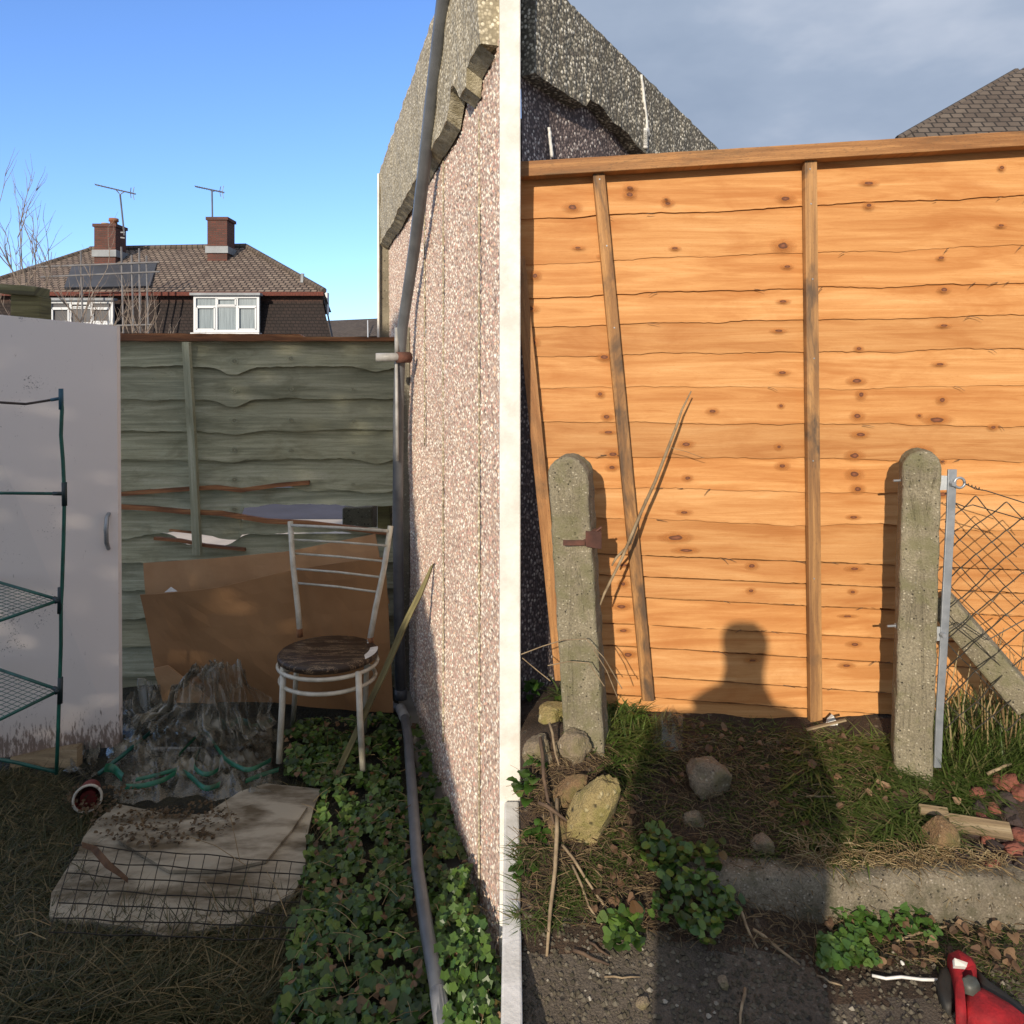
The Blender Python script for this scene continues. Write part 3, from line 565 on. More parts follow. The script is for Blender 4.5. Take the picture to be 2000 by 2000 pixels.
g = MB(); g.bar(P(790, 640, YG+.02), P(790, 1400, YG+.02), .06); g.build('post', M['pillar'], gf)
tag(MB.build((lambda q: (q.prism([P(20, 575, 3.9), P(78, 578, 3.9), P(80, 900, 3.9), P(20, 900, 3.9)], (0, .1, 0)), q.bar(P(14, 566, 3.94), P(83, 571, 3.94), .13, .05), q)[2])(MB()), 'fence_post', M['old_stake'], bevel=.005), 'green-stained timber fence post with a flat cap, behind the cupboard door', 'post')
g = MB(); g.prism([P(668, 992, 4.3), P(728, 990, 4.3), P(728, 1040, 4.3), P(668, 1040, 4.3)], (0, .15, 0)); tag(g.build('concrete_block', M['pillar'], bevel=.01), 'dark square block visible through the gap in the green fence', 'block')
g = MB(); g.prism([P(737, 984, 4.0), P(762, 984, 4.0), P(762, 1400, 4.0), P(737, 1400, 4.0)], (0, .08, 0)); tag(g.build('timber_post', M['old_stake'], bevel=.004), 'yellowish short timber post behind the chair back at the gap in the fence', 'post')
g = MB(); g.add([(-7, 5.2, .002), (3, 5.2, .002), (3, 8.35, .002), (-7, 8.35, .002)], [(0, 1, 2, 3)]); tag(g.build('path', plain('pale_concrete_path', (.60, .52, .44), (.42, .37, .32), 2, .9)), kind='structure')
g = MB(); g.add([(-60, 8.36, .004), (40, 8.36, .004), (40, 21, .004), (-60, 21, .004)], [(0, 1, 2, 3)]); tag(g.build('road', plain('grey_road', (.075, .072, .095), (.055, .053, .07), 2, .9)), kind='structure')

# ================================================================ PIPES ON THE WALL
dp = thing('downpipe', P(782, 1370, 3.62), 'long grey plastic downpipe leaning along the pebbledashed wall', 'pipe')
pts = [P(888, -160, 2.30), P(867, 0, 2.45), P(862, 40, 2.50), P(843, 200, 2.70), P(826, 350, 2.93), P(810, 480, 3.20), P(795, 580, 3.42), P(786, 640, 3.5), P(781, 700, 3.54), P(778, 800, 3.57), P(777, 1000, 3.58), P(779, 1200, 3.58), P(783, 1362, 3.58)]
g = MB(); g.tube(pts, .0255, 16); g.build('pipe', M['pipe'], dp, smooth=True)
g = MB(); g.tube([P(775, 640, 3.5), P(775, 690, 3.5)], .011, 8); g.tube([P(774, 690, 3.5), P(776, 900, 3.52)], .008, 8); g.build('cable', M['pipe_pale'], dp, smooth=True)
g = MB(); g.tube([P(783, 1346, 3.58), P(783, 1364, 3.58)], .031, 16); g.build('coupler', M['pipe'], dp, smooth=True)
g = MB(); g.tube([P(734, 698, 3.45), P(787, 697, 3.47)], .020, 14); g.build('stub_pipe', M['pipe_pale'], dp, smooth=True)
g = MB(); g.tube([P(776, 698, 3.455), P(800, 698, 3.50)], .026, 12); g.build('rusty_clamp', M['rust'], dp, smooth=True)
gp = thing('drain_pipe', GL(800, 1500), 'grey drain pipe lying on the leaves along the foot of the wall', 'pipe')
g = MB(); g.tube([P(732, 1378, 3.5), P(765, 1380, 3.5), P(782, 1384, 3.47), P(790, 1400, 3.38), P(797, 1440, 3.07), P(806, 1560, 2.62), P(816, 1700, 2.23), P(836, 1830, 1.96), P(856, 1940, 1.78), P(868, 2020, 1.68)], [.019]*10, 14); g.build('pipe', M['pipe'], gp, smooth=True)
g = MB(); g.tube([P(728, 1378, 3.5), P(768, 1380, 3.5)], .024, 12); g.build('collar', M['pipe_pale'], gp, smooth=True); g = MB(); g.tube([P(782, 1383, 3.46), P(791, 1403, 3.36)], .0235, 12); g.build('collar', M['pipe_pale'], gp, smooth=True); g = MB(); g.tube([P(855, 1937, 1.785), P(868, 2022, 1.68)], .0205, 12); g.build('collar', M['pipe_pale'], gp, smooth=True)

# ================================================================ CUPBOARD DOOR
wd_ = thing('cupboard_door', P(230, 1460, 3.15), 'tall white cupboard door with mud-splashed bottom, leaning before the green fence', 'door')
g = MB(); g.prism([P(-120, 603, 2.90), P(228, 637, 3.15), P(233, 1458, 3.15), P(-120, 1492, 3.0)], (.005, .018, 0)); g.build('panel', M['door'], wd_)
g = MB(); g.tube([P(213, 1003, 3.13), P(209, 1010, 3.10), P(207, 1035, 3.09), P(208, 1060, 3.10), P(212, 1072, 3.13)], [.008, .009, .009, .009, .008], 8); g.build('handle', M['steel'], wd_, smooth=True)
# ================================================================ SHELVING RACK
rk = thing('shelving_rack', P(113, 1510, 2.95), 'green plastic-tube shelving rack standing in front of the white cupboard door', 'rack')
YK = 2.78
def rp(pts, r, mat, name, n=10): g = MB(); g.tube(pts, r, n); g.build(name, mat, rk, smooth=True)
post_px = [(119, 762), (121, 800), (119, 850), (123, 900), (126, 970), (124, 1060), (121, 1150), (119, 1182), (119, 1260), (116, 1350), (113, 1440), (110, 1512)]
rp([P(u, v, YK) for u, v in post_px], .0068, M['rack'], 'post')
rp([P(119, 759, YK), P(119.5, 800, YK)], .0085, M['rack_top'], 'joint'); rp([P(118, 778, YK), P(100, 781, YK)], .0065, M['rack_top'], 'joint')
rp([P(101, 781, YK), P(70, 786, YK), P(50, 789, YK), P(-100, 780, YK-.1)], .0048, M['rack_brown'], 'rail')
rp([P(125.5, 942, YK), P(126, 988, YK)], .0095, M['joint'], 'joint'); rp([P(125, 964, YK), P(104, 964, YK)], .0075, M['joint'], 'joint'); rp([P(105, 964, YK), P(-100, 962, YK)], .0058, M['rack'], 'rail')
for (vj, ub, vb, uf, vf, bb, bf) in ((1172, 35, 1148, 35, 1200, -.25, .22), (1348, 35, 1320, 35, 1388, -.25, .22)):
    c = P(117, vj, YK); rp([P(118, vj-25, YK), P(117, vj+26, YK)], .0095, M['joint'], 'joint')
    k = 1.9; back = c+(P(35, vb, YK+.10)-c)*k; frt = c+(P(35, vf, YK-.10)-c)*k
    rp([c, c.lerp(back, .07)], .0088, M['joint'], 'joint', 8); rp([c, c.lerp(frt, .07)], .0088, M['joint'], 'joint', 8)
    rp([c, back], .0060, M['rack'], 'rail'); rp([c, frt], .0060, M['rack'], 'rail')
    g = MB()
    for i in range(1, 15):
        a_ = c.lerp(back, i/15); f_ = c.lerp(frt, i/15); g.tube([a_, a_+(frt-c)*(1-i/15)], .0010, 4); g.tube([f_, f_+(back-c)*(1-i/15)], .0010, 4)
    g.build('shelf', M['rack'], rk)
rp([P(111, 1508, YK), P(35, 1490, YK), P(-90, 1466, YK)], .0065, M['rack'], 'rail')
g = MB(); g.tube([GL(295, 1430, .06), GL(240, 1475, .05), GL(192, 1512, .03)], .0085, 8); tag(g.build('loose_tube', M['rack'], smooth=True), 'loose green tube lying slanted on the ground between the door and the plastic sheet', 'tube')
g = MB(); g.prism([P(20, 1480, 3.05), P(150, 1460, 3.05), P(150, 1500, 3.0), P(20, 1525, 3.0)], (0, .04, 0)); tag(g.build('wood_offcut', M['grey_plank']), 'weathered wooden offcut under the bottom edge of the cupboard door', 'wood')

# ================================================================ CARDBOARD
cb = thing('cardboard_box', P(500, 1390, 3.4), 'large opened brown cardboard box propped against the green fence behind the chair', 'box')
def cgrid(tops, bots, name, mat, n=24, amp=.012):
    g = MB(); m_ = 10; ut = np.linspace(0, 1, n)
    def ip(L_, s): xs = np.linspace(0, 1, len(L_)); return [float(np.interp(s, xs, [q[k] for q in L_])) for k in range(3)]
    rows = []
    for j in range(m_):
        k = j/(m_-1); rr_ = []
        for s in ut:
            a_ = P(*ip(tops, s)); b_ = P(*ip(bots, s)); p = a_.lerp(b_, k); rr_.append(p+Vector((0, amp*nz(p.x*3, p.z*3, 7)+.3*amp*nz(p.x*14, p.z*9, 2), 0)))
        rows.append(rr_)
    g.grid(rows, thick=(0, .006, 0)); g.build(name, mat, cb, smooth=False)
cgrid([(280, 1100, 3.58), (400, 1092, 3.58), (560, 1078, 3.60), (733, 1043, 3.62)], [(285, 1180, 3.55), (430, 1180, 3.55), (600, 1180, 3.56), (760, 1180, 3.56)], 'back_flap', M['cardboard_in'])
cgrid([(273, 1162, 3.44), (320, 1160, 3.44), (430, 1147, 3.44), (560, 1116, 3.45), (660, 1100, 3.45), (752, 1088, 3.45)], [(318, 1372, 3.40), (420, 1372, 3.42), (540, 1372, 3.42), (620, 1382, 3.43), (700, 1390, 3.43), (768, 1392, 3.43)], 'front_side', M['cardboard'], amp=.02)
cgrid([(300, 1305, 3.38), (328, 1300, 3.38)], [(318, 1372, 3.36), (420, 1375, 3.36)], 'lower_flap', M['cardboard_in'], 8)
g = MB(); a_ = [P(321, 1157, 3.43), P(334, 1146, 3.435), P(347, 1155, 3.43)]; g.add(a_, [(0, 1, 2)]); g.build('paper_corner', M['whitep'], cb)

# ================================================================ CHAIR
chr_ = thing('chair', P(640, 1490, 3.1), 'cream metal cafe chair with a ladder back and round dark peeling seat', 'chair')
def ct(pts, r, name, n=10, mat='white_paint'): g = MB(); g.tube(pts, r, n); return g.build(name, M[mat], chr_, smooth=True)
ct([P(567, 1018, 3.40), P(572, 1100, 3.36), P(582, 1190, 3.32), P(586, 1238, 3.30)], .0125, 'back_post'); ct([P(763, 1027, 3.28), P(750, 1110, 3.24), P(733, 1190, 3.20), P(722, 1252, 3.18)], .0125, 'back_post')
for (a_, b_) in (((569, 1026), (757, 1037)), ((572, 1054), (755, 1066)), ((574, 1081), (749, 1096)), ((577, 1111), (741, 1127)), ((582, 1139), (735, 1156))):
    A_, B_ = P(*a_, 3.385), P(*b_, 3.25); ct([A_, A_.lerp(B_, .5)+Vector((0, .02, -.002)), B_], .0052 if a_[1] > 1030 else .007, 'back_rung', 8)
sc0 = P(641, 1272, 3.08); rx, ry, zs = .206, .186, sc0.z
def ell(k, dz, f=1.0, cy=0): return [Vector((sc0.x+rx*f*math.cos(a), sc0.y+cy+ry*f*math.sin(a), zs+dz)) for a in [2*math.pi*i/k for i in range(k)]]
g = MB(); k = 48; rings = [ell(k, -.030, .93), ell(k, -.020, 1.0), ell(k, -.004, 1.0), ell(k, .004, .96), ell(k, .003, .6), ell(k, .001, .25)]
vs = [p for q in rings for p in q]+[Vector((sc0.x, sc0.y, zs))]
fs = [(i*k+j, i*k+(j+1) % k, (i+1)*k+(j+1) % k, (i+1)*k+j) for i in range(5) for j in range(k)]+[(5*k+j, 5*k+(j+1) % k, 6*k) for j in range(k)]+[tuple(range(k-1, -1, -1))]
g.add(vs, fs); g.build('seat', M['seat'], chr_, smooth=True)
g = MB()
ee = [Vector((sc0.x+rx*1.0*math.cos(a), sc0.y+ry*math.sin(a), zs+.0045)) for a in np.linspace(-.55, .25, 10)]; ei = [Vector((sc0.x+rx*.84*math.cos(a), sc0.y+ry*.9*math.sin(a), zs+.0065)) for a in np.linspace(-.35, .15, 10)]
g.grid([ee, ei]); g.build('seat_patch', M['whitep'], chr_)
for dz, nm, f in ((-.045, 'seat_ring', .99), (-.105, 'lower_ring', .95)):
    q = ell(36, dz, f); q.append(q[0]); ct(q, .0085, nm, 8)
ct([P(554, 1292, 2.98), P(551, 1380, 2.95), P(545, 1490, 2.93)], .0125, 'leg'); ct([P(700, 1312, 2.90), P(703, 1400, 2.89), P(709, 1505, 2.88)], .0125, 'leg')
ct([P(580, 1290, 3.22), P(577, 1340, 3.27), P(572, 1420, 3.34)], .011, 'leg'); ct([P(722, 1255, 3.17), P(716, 1300, 3.2), P(712, 1430, 3.24)], .011, 'leg')
for (u, v, Y) in ((585, 1228, 3.30), (723, 1245, 3.18)): ct([P(u, v, Y), P(u+1, v+16, Y)], .0135, 'rusty_collar', 10, 'raw_edge')

# ================================================================ STAKE
g = MB(); q0, q1 = P(843, 1104, 3.02), GL(648, 1535, .02); d_ = (q1-q0)
rows = []
for i in range(14):
    k = i/13; c = q0+d_*k+Vector((.006*nz(k*5, 1), 0, 0)); hw = .0145 if i > 1 else .006+.004*i; rows.append([c+Vector((-hw, 0, -.005)), c+Vector((hw, 0, .005))])
g.grid(rows, thick=(.004, .022, 0), uvf=lambda a, b_: (a*.12, b_*.03)); tag(g.build('wooden_stake', M['old_stake']), 'mossy wooden stake leaning across the corner from the leaves to the wall', 'stake')

# ================================================================ PLASTIC SHEET
ps = thing('plastic_sheet', GL(400, 1500), 'crumpled clear plastic greenhouse cover with green edging, heaped by the chair', 'plastic sheet')
def pleat(top_, bot_, n, m_, amp, seed, name, freq=22):
    def ip(L_, s): xs = np.linspace(0, 1, len(L_)); return Vector([float(np.interp(s, xs, [q[k] for q in L_])) for k in range(3)])
    rows = []
    for j in range(m_):
        k = j/(m_-1); rr_ = []
        for i in range(n):
            s = i/(n-1); p = ip(top_, s).lerp(ip(bot_, s), k); p += Vector((.05*nz(k*2.5, s*3, seed+2), -.03*nz(k*3, s*4, seed+8), -.05*math.sin(math.pi*k)*(1+1.2*nz(s*5, seed))+.03*nz(k*7, s*9, seed+4)))
            w1 = 1.3*(.5-abs(nz(s*freq*.8+.8*nz(k*3, seed), k*1.0, seed))*2.2)+.25*nz(s*freq*2.3, k*2, seed+5)
            p += Vector((.25*amp*nz(k*4, s*9, seed), -amp*w1*(.35+.65*k), amp*(.5*w1+.35*math.sin(k*3.1)))); rr_.append(p)
        rows.append(rr_)
    g = MB(); g.grid(rows); return g.build(name, M['plastic'], ps, smooth=True)
pleat([P(385, 1312, 3.3), P(415, 1290, 3.32), P(465, 1292, 3.32), P(478, 1310, 3.3)], [P(400, 1470, 2.95), P(450, 1455, 2.97), P(490, 1445, 3.0), P(545, 1410, 3.1)], 110, 50, .060, 1.3, 'sheet_fold', 15)
pleat([P(370, 1318, 3.28), P(400, 1300, 3.3), P(440, 1300, 3.3)], [P(250, 1405, 3.2), P(300, 1425, 3.1), P(400, 1440, 3.05)], 80, 40, .050, 5.1, 'sheet_fold', 12)
pleat([P(235, 1375, 3.3), P(285, 1325, 3.35), P(305, 1340, 3.35)], [P(225, 1425, 3.2), P(300, 1420, 3.2), P(330, 1410, 3.2)], 40, 16, .04, 9.7, 'sheet_fold', 14)
pleat([GL(125, 1455, .05), GL(200, 1450, .04)], [GL(130, 1505, .03), GL(190, 1520, .03)], 26, 12, .04, 3.7, 'sheet_fold', 10)
rows = []
for j in range(60):
    rr_ = []; k = j/59
    for i in range(110):
        s = i/109; u = 205+s*345; v = 1415+k*150+8*math.sin(s*9); edge = min(s, 1-s, k, 1-k)*6
        z = .015+min(edge, 1)*(.065-.09*abs(nz(u*.022+.8*nz(v*.02, u*.01, 3), v*.034, 4))-.055*abs(nz(u*.055, v*.075, 8))-.02*abs(nz(u*.12, v*.15, 1)))-(0 if edge > .3 else .02)
        if v > 1500 and u < 300: z *= .5
        p = GL(u, v+10*nz(u*.03, 2), 0); p.z += z; rr_.append(p)
    rows.append(rr_)
g = MB(); g.grid(rows); g.build('sheet_heap', M['plastic'], ps, smooth=True)
g = MB()
def band(pts, w_, zz=.075):
    q = [GL(u, v, 0)+Vector((0, 0, zz+.015*nz(u*.1, v*.1))) for u, v in pts]
    # smooth the polyline
    cr = []
    for i in range(len(q)-1):
        for k in range(6):
            t0 = k/6; a_ = q[max(i-1, 0)]; b_ = q[i]; c_ = q[i+1]; d2 = q[min(i+2, len(q)-1)]
            cr.append(.5*((2*b_)+(c_-a_)*t0+(2*a_-5*b_+4*c_-d2)*t0*t0+(3*b_-a_-3*c_+d2)*t0**3))
    cr.append(q[-1]); rows = [[p+Vector((0, w_*.3, w_*.5)) for p in cr], [p+Vector((0, -w_*.2, w_*.2)) for p in cr], [p-Vector((0, w_*.3, w_*.5)) for p in cr]]; g.grid(rows)
band([(388, 1462), (395, 1445), (415, 1437), (435, 1442), (442, 1452)], .022); band([(450, 1450), (465, 1440), (482, 1445), (490, 1458)], .022); band([(492, 1455), (515, 1447), (532, 1438)], .018)
band([(205, 1525), (222, 1520), (240, 1535)], .026, .04); band([(245, 1560), (280, 1560), (320, 1548), (350, 1532), (370, 1540), (400, 1565), (430, 1555)], .016, .05)
band([(350, 1510), (375, 1480), (400, 1465), (420, 1490), (440, 1515), (465, 1535), (490, 1540), (530, 1520)], .014); band([(395, 1480), (385, 1510), (380, 1535), (400, 1550), (425, 1540), (430, 1520)], .014)
band([(480, 1545), (510, 1532), (545, 1520)], .014, .04); band([(265, 1545), (300, 1540), (345, 1527)], .012, .05)
g.build('green_edging', M['greenband'], ps, smooth=True)
# small wire grid and foam scraps under the sheet
g = MB()
for i in range(9): g.tube([GL(290+i*12, 1440, .03), GL(286+i*12, 1482, .03)], .0012, 4)
for i in range(4): g.tube([GL(288, 1442+i*12, .031), GL(392, 1438+i*12, .031)], .0012, 4)
tag(g.build('wire_offcut', M['wire']), 'small piece of dark wire grid lying beside the crumpled plastic sheet', 'wire mesh')
g = MB()
for i in range(12):
    u = 292+i*8.5; v = 1464+6*nz(i, 4); c = GL(u, v, .012); g.tube([c-Vector((.02, 0, 0)), c+Vector((.02, .03*nz(i, 9), .006))], [.010, .006+.004*nz(i, 2)], 6)
tag(g.build('foam_scraps', M['whitep'], smooth=True), 'torn white foam scraps under the small wire grid', 'foam', kind='stuff')

# ================================================================ POT
pt = thing('plant_pot', GL(177, 1575), 'small plant pot lying on its side with its cream rim towards us', 'pot'); c = GL(177, 1583, .0); c.z = .055; c.y -= .02
ax = Vector((-.45, 1, -.16)).normalized(); g = MB(); g.tube([c, c+ax*.10], [.046, .034], 24, cap=False); g.build('body', M['pot_in'], pt, smooth=True)
g = MB(); e1 = ax.orthogonal().normalized(); e2 = ax.cross(e1); g.tube([c+(e1*math.cos(a)+e2*math.sin(a))*.046 for a in np.linspace(0, 2*math.pi, 33)], .0048, 8); g.build('rim', M['pot_out'], pt, smooth=True)
g = MB(); g.tube([c+ax*.035-Vector((0, 0, .012)), c+ax*.09], [.030, .03], 12); g.build('root_ball', M['pot_in'], pt)

# ================================================================ PLYWOOD BOARD AND WIRE GRID
def sheetboard(poly, name, z, th, mat, label, cat):
    pts = [GL(u, v, z) for u, v in poly]; g = MB(); g.prism(pts[::-1], (0, 0, -th))
    for i in range(len(g.f)): g.uv[i] = [(g.v[k][0], g.v[k][1]*1.6) for k in g.f[i]]
    return tag(g.build(name, mat), label, cat)
sheetboard([(470, 1545), (520, 1530), (628, 1541), (612, 1580), (598, 1640), (596, 1700), (575, 1742), (470, 1800), (330, 1830), (270, 1812), (180, 1800), (96, 1790), (100, 1745), (125, 1705), (150, 1668), (163, 1635), (190, 1600), (230, 1570), (330, 1590), (400, 1590)], 'plywood_board', .030, .018, M['ply'], 'weathered pale plywood board lying on the ground under the wire grid', 'board')
sheetboard([(230, 1640), (290, 1615), (420, 1592), (520, 1562), (600, 1575), (570, 1620), (520, 1680), (430, 1700), (330, 1700)], 'plywood_offcut', .042, .009, M['ply'], 'smaller pale plywood piece on top of the big board, nearest the leaves', 'board')
wg = thing('wire_grid', GL(350, 1740), 'rusty welded wire grid lying over the pale plywood board', 'wire mesh')
g = MB()
def wp(s, k): return GL(146-k*50+s*(452-k*(-25)), 1652+s*35+k*(170-18*s), .058)+Vector((0, 0, .008*nz(s*6, k*4)))
for i in range(17): s = i/16; g.tube([wp(s, k)+Vector((.002*nz(k*9, s*9), 0, 0)) for k in np.linspace(0, 1, 9)], .0017, 4)
for i in range(7): k = i/6; g.tube([wp(s, k)+Vector((0, 0, .002)) for s in np.linspace(0, 1, 22)], .0017, 4)
g.build('wires', M['wire'], wg)
g = MB(); q = [GL(160, 1655, .07), GL(178, 1662, .075), GL(205, 1695, .075), GL(232, 1712, .07), GL(250, 1725, .06)]; q2 = [GL(160, 1655, .065), GL(200, 1665, .085), GL(222, 1690, .085), GL(240, 1712, .07), GL(250, 1725, .06)]
g.grid([q, [a.lerp(b_, .5)+Vector((0, 0, .018)) for a, b_ in zip(q, q2)], q2]); tag(g.build('rotten_bark', M['rotten']), 'curled strip of rotten brown bark on the wire grid', 'bark')

# ================================================================ LEAF AND GRASS BUILDERS
def inpoly(x, y, poly):
    c = False; j = len(poly)-1
    for i in range(len(poly)):
        if (poly[i][1] > y) != (poly[j][1] > y) and x < (poly[j][0]-poly[i][0])*(y-poly[i][1])/(poly[j][1]-poly[i][1])+poly[i][0]: c = not c
        j = i
    return c
def scatter(poly, n, seed):
    r_ = random.Random(seed); x0, x1 = min(p[0] for p in poly), max(p[0] for p in poly); y0, y1 = min(p[1] for p in poly), max(p[1] for p in poly); out = []
    g0, g1 = 1/(y1-HY), 1/(y0-HY)
    while len(out) < n:
        u = r_.uniform(x0, x1); v = HY+1/r_.uniform(g0, g1)
        if inpoly(u, v, poly): out.append((u, v))
    return out, r_
def leaf(g, c, n_, size, ang, lobes=3, r=None, fold=.15, pet=0):
    n_ = n_.normalized(); x = n_.orthogonal().normalized(); y = n_.cross(x); a0 = ang; K = 15; vs = [c]
    for i in range(K):
        a = 2*math.pi*i/K; rr_ = size*(.85+.15*math.cos(lobes*a)) * (1-.45*math.exp(-((a-math.pi)/.35)**2)); d = x*math.cos(a+a0)+y*math.sin(a+a0); vs.append(c+d*rr_+n_*(fold*rr_*(abs(math.sin(a))*.9-.25)))
    g.add(vs, [(0, 1+i, 1+(i+1) % K) for i in range(K)], 0, None, r)
def blade(g, b_, d, ln, w_, bend, r=None, seg=4):
    side = Vector((-d.y, d.x, 0)); side = side.normalized() if side.length > .01 else Vector((1, 0, 0)); vs = []; p = b_.copy(); dd = d.normalized()
    for i in range(seg+1):
        k = i/seg; ww = w_*(1-k**1.6); 
        if i < seg: vs += [p-side*ww/2, p+side*ww/2]
        else: vs.append(p.copy())
        dd = (dd+Vector((d.x*bend, d.y*bend, -bend*.75))).normalized(); p = p+dd*ln/seg; p.z = max(p.z, b_.z+.004+.006*k)
    fs = [(2*i, 2*i+1, 2*i+3, 2*i+2) for i in range(seg-1)]+[(2*seg-2, 2*seg-1, 2*seg)]; g.add(vs, fs, 0, None, r)
def grass(name, poly, n, seed, ground, ln, w_, mat, label, flat=1.0, upr=1.0, clump=.0, rr=None, build=True, g=None):
    pts, r_ = scatter(poly, n, seed); g = g or MB()
    for (u, v) in pts:
        if clump and nz(u*.013+seed*.37, v*.021, seed*.71) < clump-.22: continue
        b_ = ground(u, v); a = r_.uniform(0, 2*math.pi); d = Vector((math.cos(a)*flat, math.sin(a)*flat, upr*r_.uniform(.4, 1)))
        blade(g, b_-Vector((0, 0, .004)), d, ln*r_.uniform(.5, 1.25), w_*r_.uniform(.6, 1.3), r_.uniform(.08, .4), None if rr is None else rr(r_))
    if build: tag(g.build(name, mat), label, 'grass', kind='stuff')
    return g
gl0 = lambda u, v: GL(u, v, .0)
# ground ivy, left garden
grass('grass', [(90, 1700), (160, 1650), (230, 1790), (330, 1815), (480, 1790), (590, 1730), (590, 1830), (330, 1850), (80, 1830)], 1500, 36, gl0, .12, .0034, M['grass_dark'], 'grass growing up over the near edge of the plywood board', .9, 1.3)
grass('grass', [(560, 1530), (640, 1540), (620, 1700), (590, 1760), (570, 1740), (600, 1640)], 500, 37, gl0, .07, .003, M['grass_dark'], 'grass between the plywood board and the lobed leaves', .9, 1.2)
ivp = [(545, 1440), (600, 1400), (740, 1395), (808, 1400), (870, 1560), (905, 1660), (950, 1830), (975, 1890), (978, 2010), (540, 2010), (560, 1880), (575, 1750), (598, 1700), (600, 1640), (630, 1540), (560, 1510)]
g = MB(); pts, r_ = scatter(ivp, 8600, 21)
for (u, v) in pts:
    pu = float(np.interp(v, [1400, 1440, 1560, 1700, 1830, 1940, 2020], [790, 797, 806, 816, 836, 856, 868])); nearp = abs(u-pu) < 20
    if nz(u*.03, v*.03, 7) < -.22 or (nearp and r_.random() < .93): continue
    pz = .015+.045*r_.random()+.05*max(0, nz(u*.012, v*.012, 2)); c = GL(u, v, pz*(.6 if abs(u-pu) < 45 else 1))
    if 590 < u < 740 and v < 1440: c.z *= .8
    nrm = Vector((r_.uniform(-.7, .7), r_.uniform(-1.0, .35), 1)); leaf(g, c, nrm, (.0065+.013*r_.random()**2+.007*max(0, nz(u*.02, v*.02, 5))*2), r_.uniform(0, 6.3), r_.choice((3, 5, 5)), r=r_.random()**1.2)
tag(g.build('ground_ivy', M['ivy']), 'dense low carpet of lobed green leaves along the foot of the wall', 'plants', kind='stuff')
g = MB(); pts, r_ = scatter([(880, 1700), (905, 1690), (940, 1780), (975, 1930), (975, 2010), (870, 2010), (858, 1880), (850, 1780)], 520, 5)
for (u, v) in pts:
  if nz(u*.04, v*.03, 9) > -.2: leaf(g, GL(u, v, .05+.09*r_.random()), Vector((r_.uniform(-.7, .4), r_.uniform(-1, 0), r_.uniform(.4, 1))), r_.uniform(.008, .016), r_.uniform(0, 6.3), 5, r=.3+.6*r_.random())
tag(g.build('wall_foot_ivy', M['ivy']), 'taller leafy strip of ivy between the drain pipe and the wall', 'plants', kind='stuff')
g = MB(); pts, r_ = scatter(ivp, 170, 24)
for (u, v) in pts:
    p = GL(u, v, .075+.03*r_.random()); a = r_.uniform(0, 6.3); q = p+Vector((math.cos(a), math.sin(a), r_.uniform(-.3, .3)))*r_.uniform(.03, .09); g.tube([p, p.lerp(q, .5)+Vector((0, 0, .006)), q], r_.uniform(.0006, .0011), 4)
tag(g.build('dry_stems', M['straw']), 'short dry stems caught among the lobed green leaves', 'stems', kind='stuff')
g = MB(); pts, r_ = scatter(ivp, 150, 25)
for (u, v) in pts: leaf(g, GL(u, v, .05+.04*r_.random()), Vector((r_.uniform(-.7, .7), r_.uniform(-.9, .4), 1)), r_.uniform(.007, .015), r_.uniform(0, 6.3), 3, r=r_.random(), fold=.6)
tag(g.build('dead_leaves', M['deadleaf']), 'brown dead leaves caught among the lobed green leaves', 'leaves', kind='stuff')
# grass, left garden
for (nm, poly, n, sd, ln, wdt, fl, up, mt, lb) in (
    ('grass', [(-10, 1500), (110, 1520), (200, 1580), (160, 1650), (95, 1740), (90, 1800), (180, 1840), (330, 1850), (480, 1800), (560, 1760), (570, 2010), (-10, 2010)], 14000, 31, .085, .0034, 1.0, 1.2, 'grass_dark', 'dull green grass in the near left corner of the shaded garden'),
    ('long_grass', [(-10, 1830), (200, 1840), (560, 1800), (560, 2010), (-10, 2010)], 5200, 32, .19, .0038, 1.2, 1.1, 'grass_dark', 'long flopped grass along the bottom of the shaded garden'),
    ('straw', [(300, 1800), (420, 1760), (570, 1720), (575, 1900), (450, 1960), (120, 1950), (140, 1830)], 1800, 33, .13, .0022, 1.2, .9, 'straw', 'dry straw-coloured stems at the near edge of the plywood board')):
    grass(nm, poly, n, sd, gl0, ln, wdt, M[mt], lb, fl, up)
g = MB(); r_ = random.Random(40)
for (a_, b_) in (((265, 1580), (295, 1660)), ((440, 1560), (468, 1680)), ((365, 1633), (480, 1690)), ((30, 1800), (100, 1808)), ((30, 1872), (130, 1865)), ((30, 1828), (90, 1834)), ((55, 1780), (100, 1805)), ((600, 1690), (650, 1693)), ((520, 1700), (560, 1790)), ((400, 1720), (430, 1790)), ((480, 1715), (500, 1790)), ((930, 1900), (945, 1830)), ((940, 2000), (965, 1900))):
    A_, B_ = GL(*a_, .06), GL(*b_, .075); g.tube([A_, A_.lerp(B_, .5)+Vector((0, 0, .015)), B_], .0012, 5)
tag(g.build('straw_stalks', M['straw']), 'single dry stalks lying over the boards and leaves', 'stalks', kind='stuff')
g = MB(); pts, r_ = scatter([(210, 1590), (420, 1560), (470, 1600), (420, 1640), (300, 1650), (200, 1640), (120, 1560), (150, 1530), (300, 1540)], 700, 50)
for (u, v) in pts: leaf(g, GL(u, v, .035+.02*r_.random()), Vector((r_.uniform(-.6, .6), r_.uniform(-.6, .6), 1)), r_.uniform(.003, .010), r_.uniform(0, 6), 2, r=r_.random()*.45, fold=.7)
tag(g.build('leaf_litter', M['litter']), 'dark rotting leaf litter on the plywood beside the plastic sheet', 'leaf litter', kind='stuff')

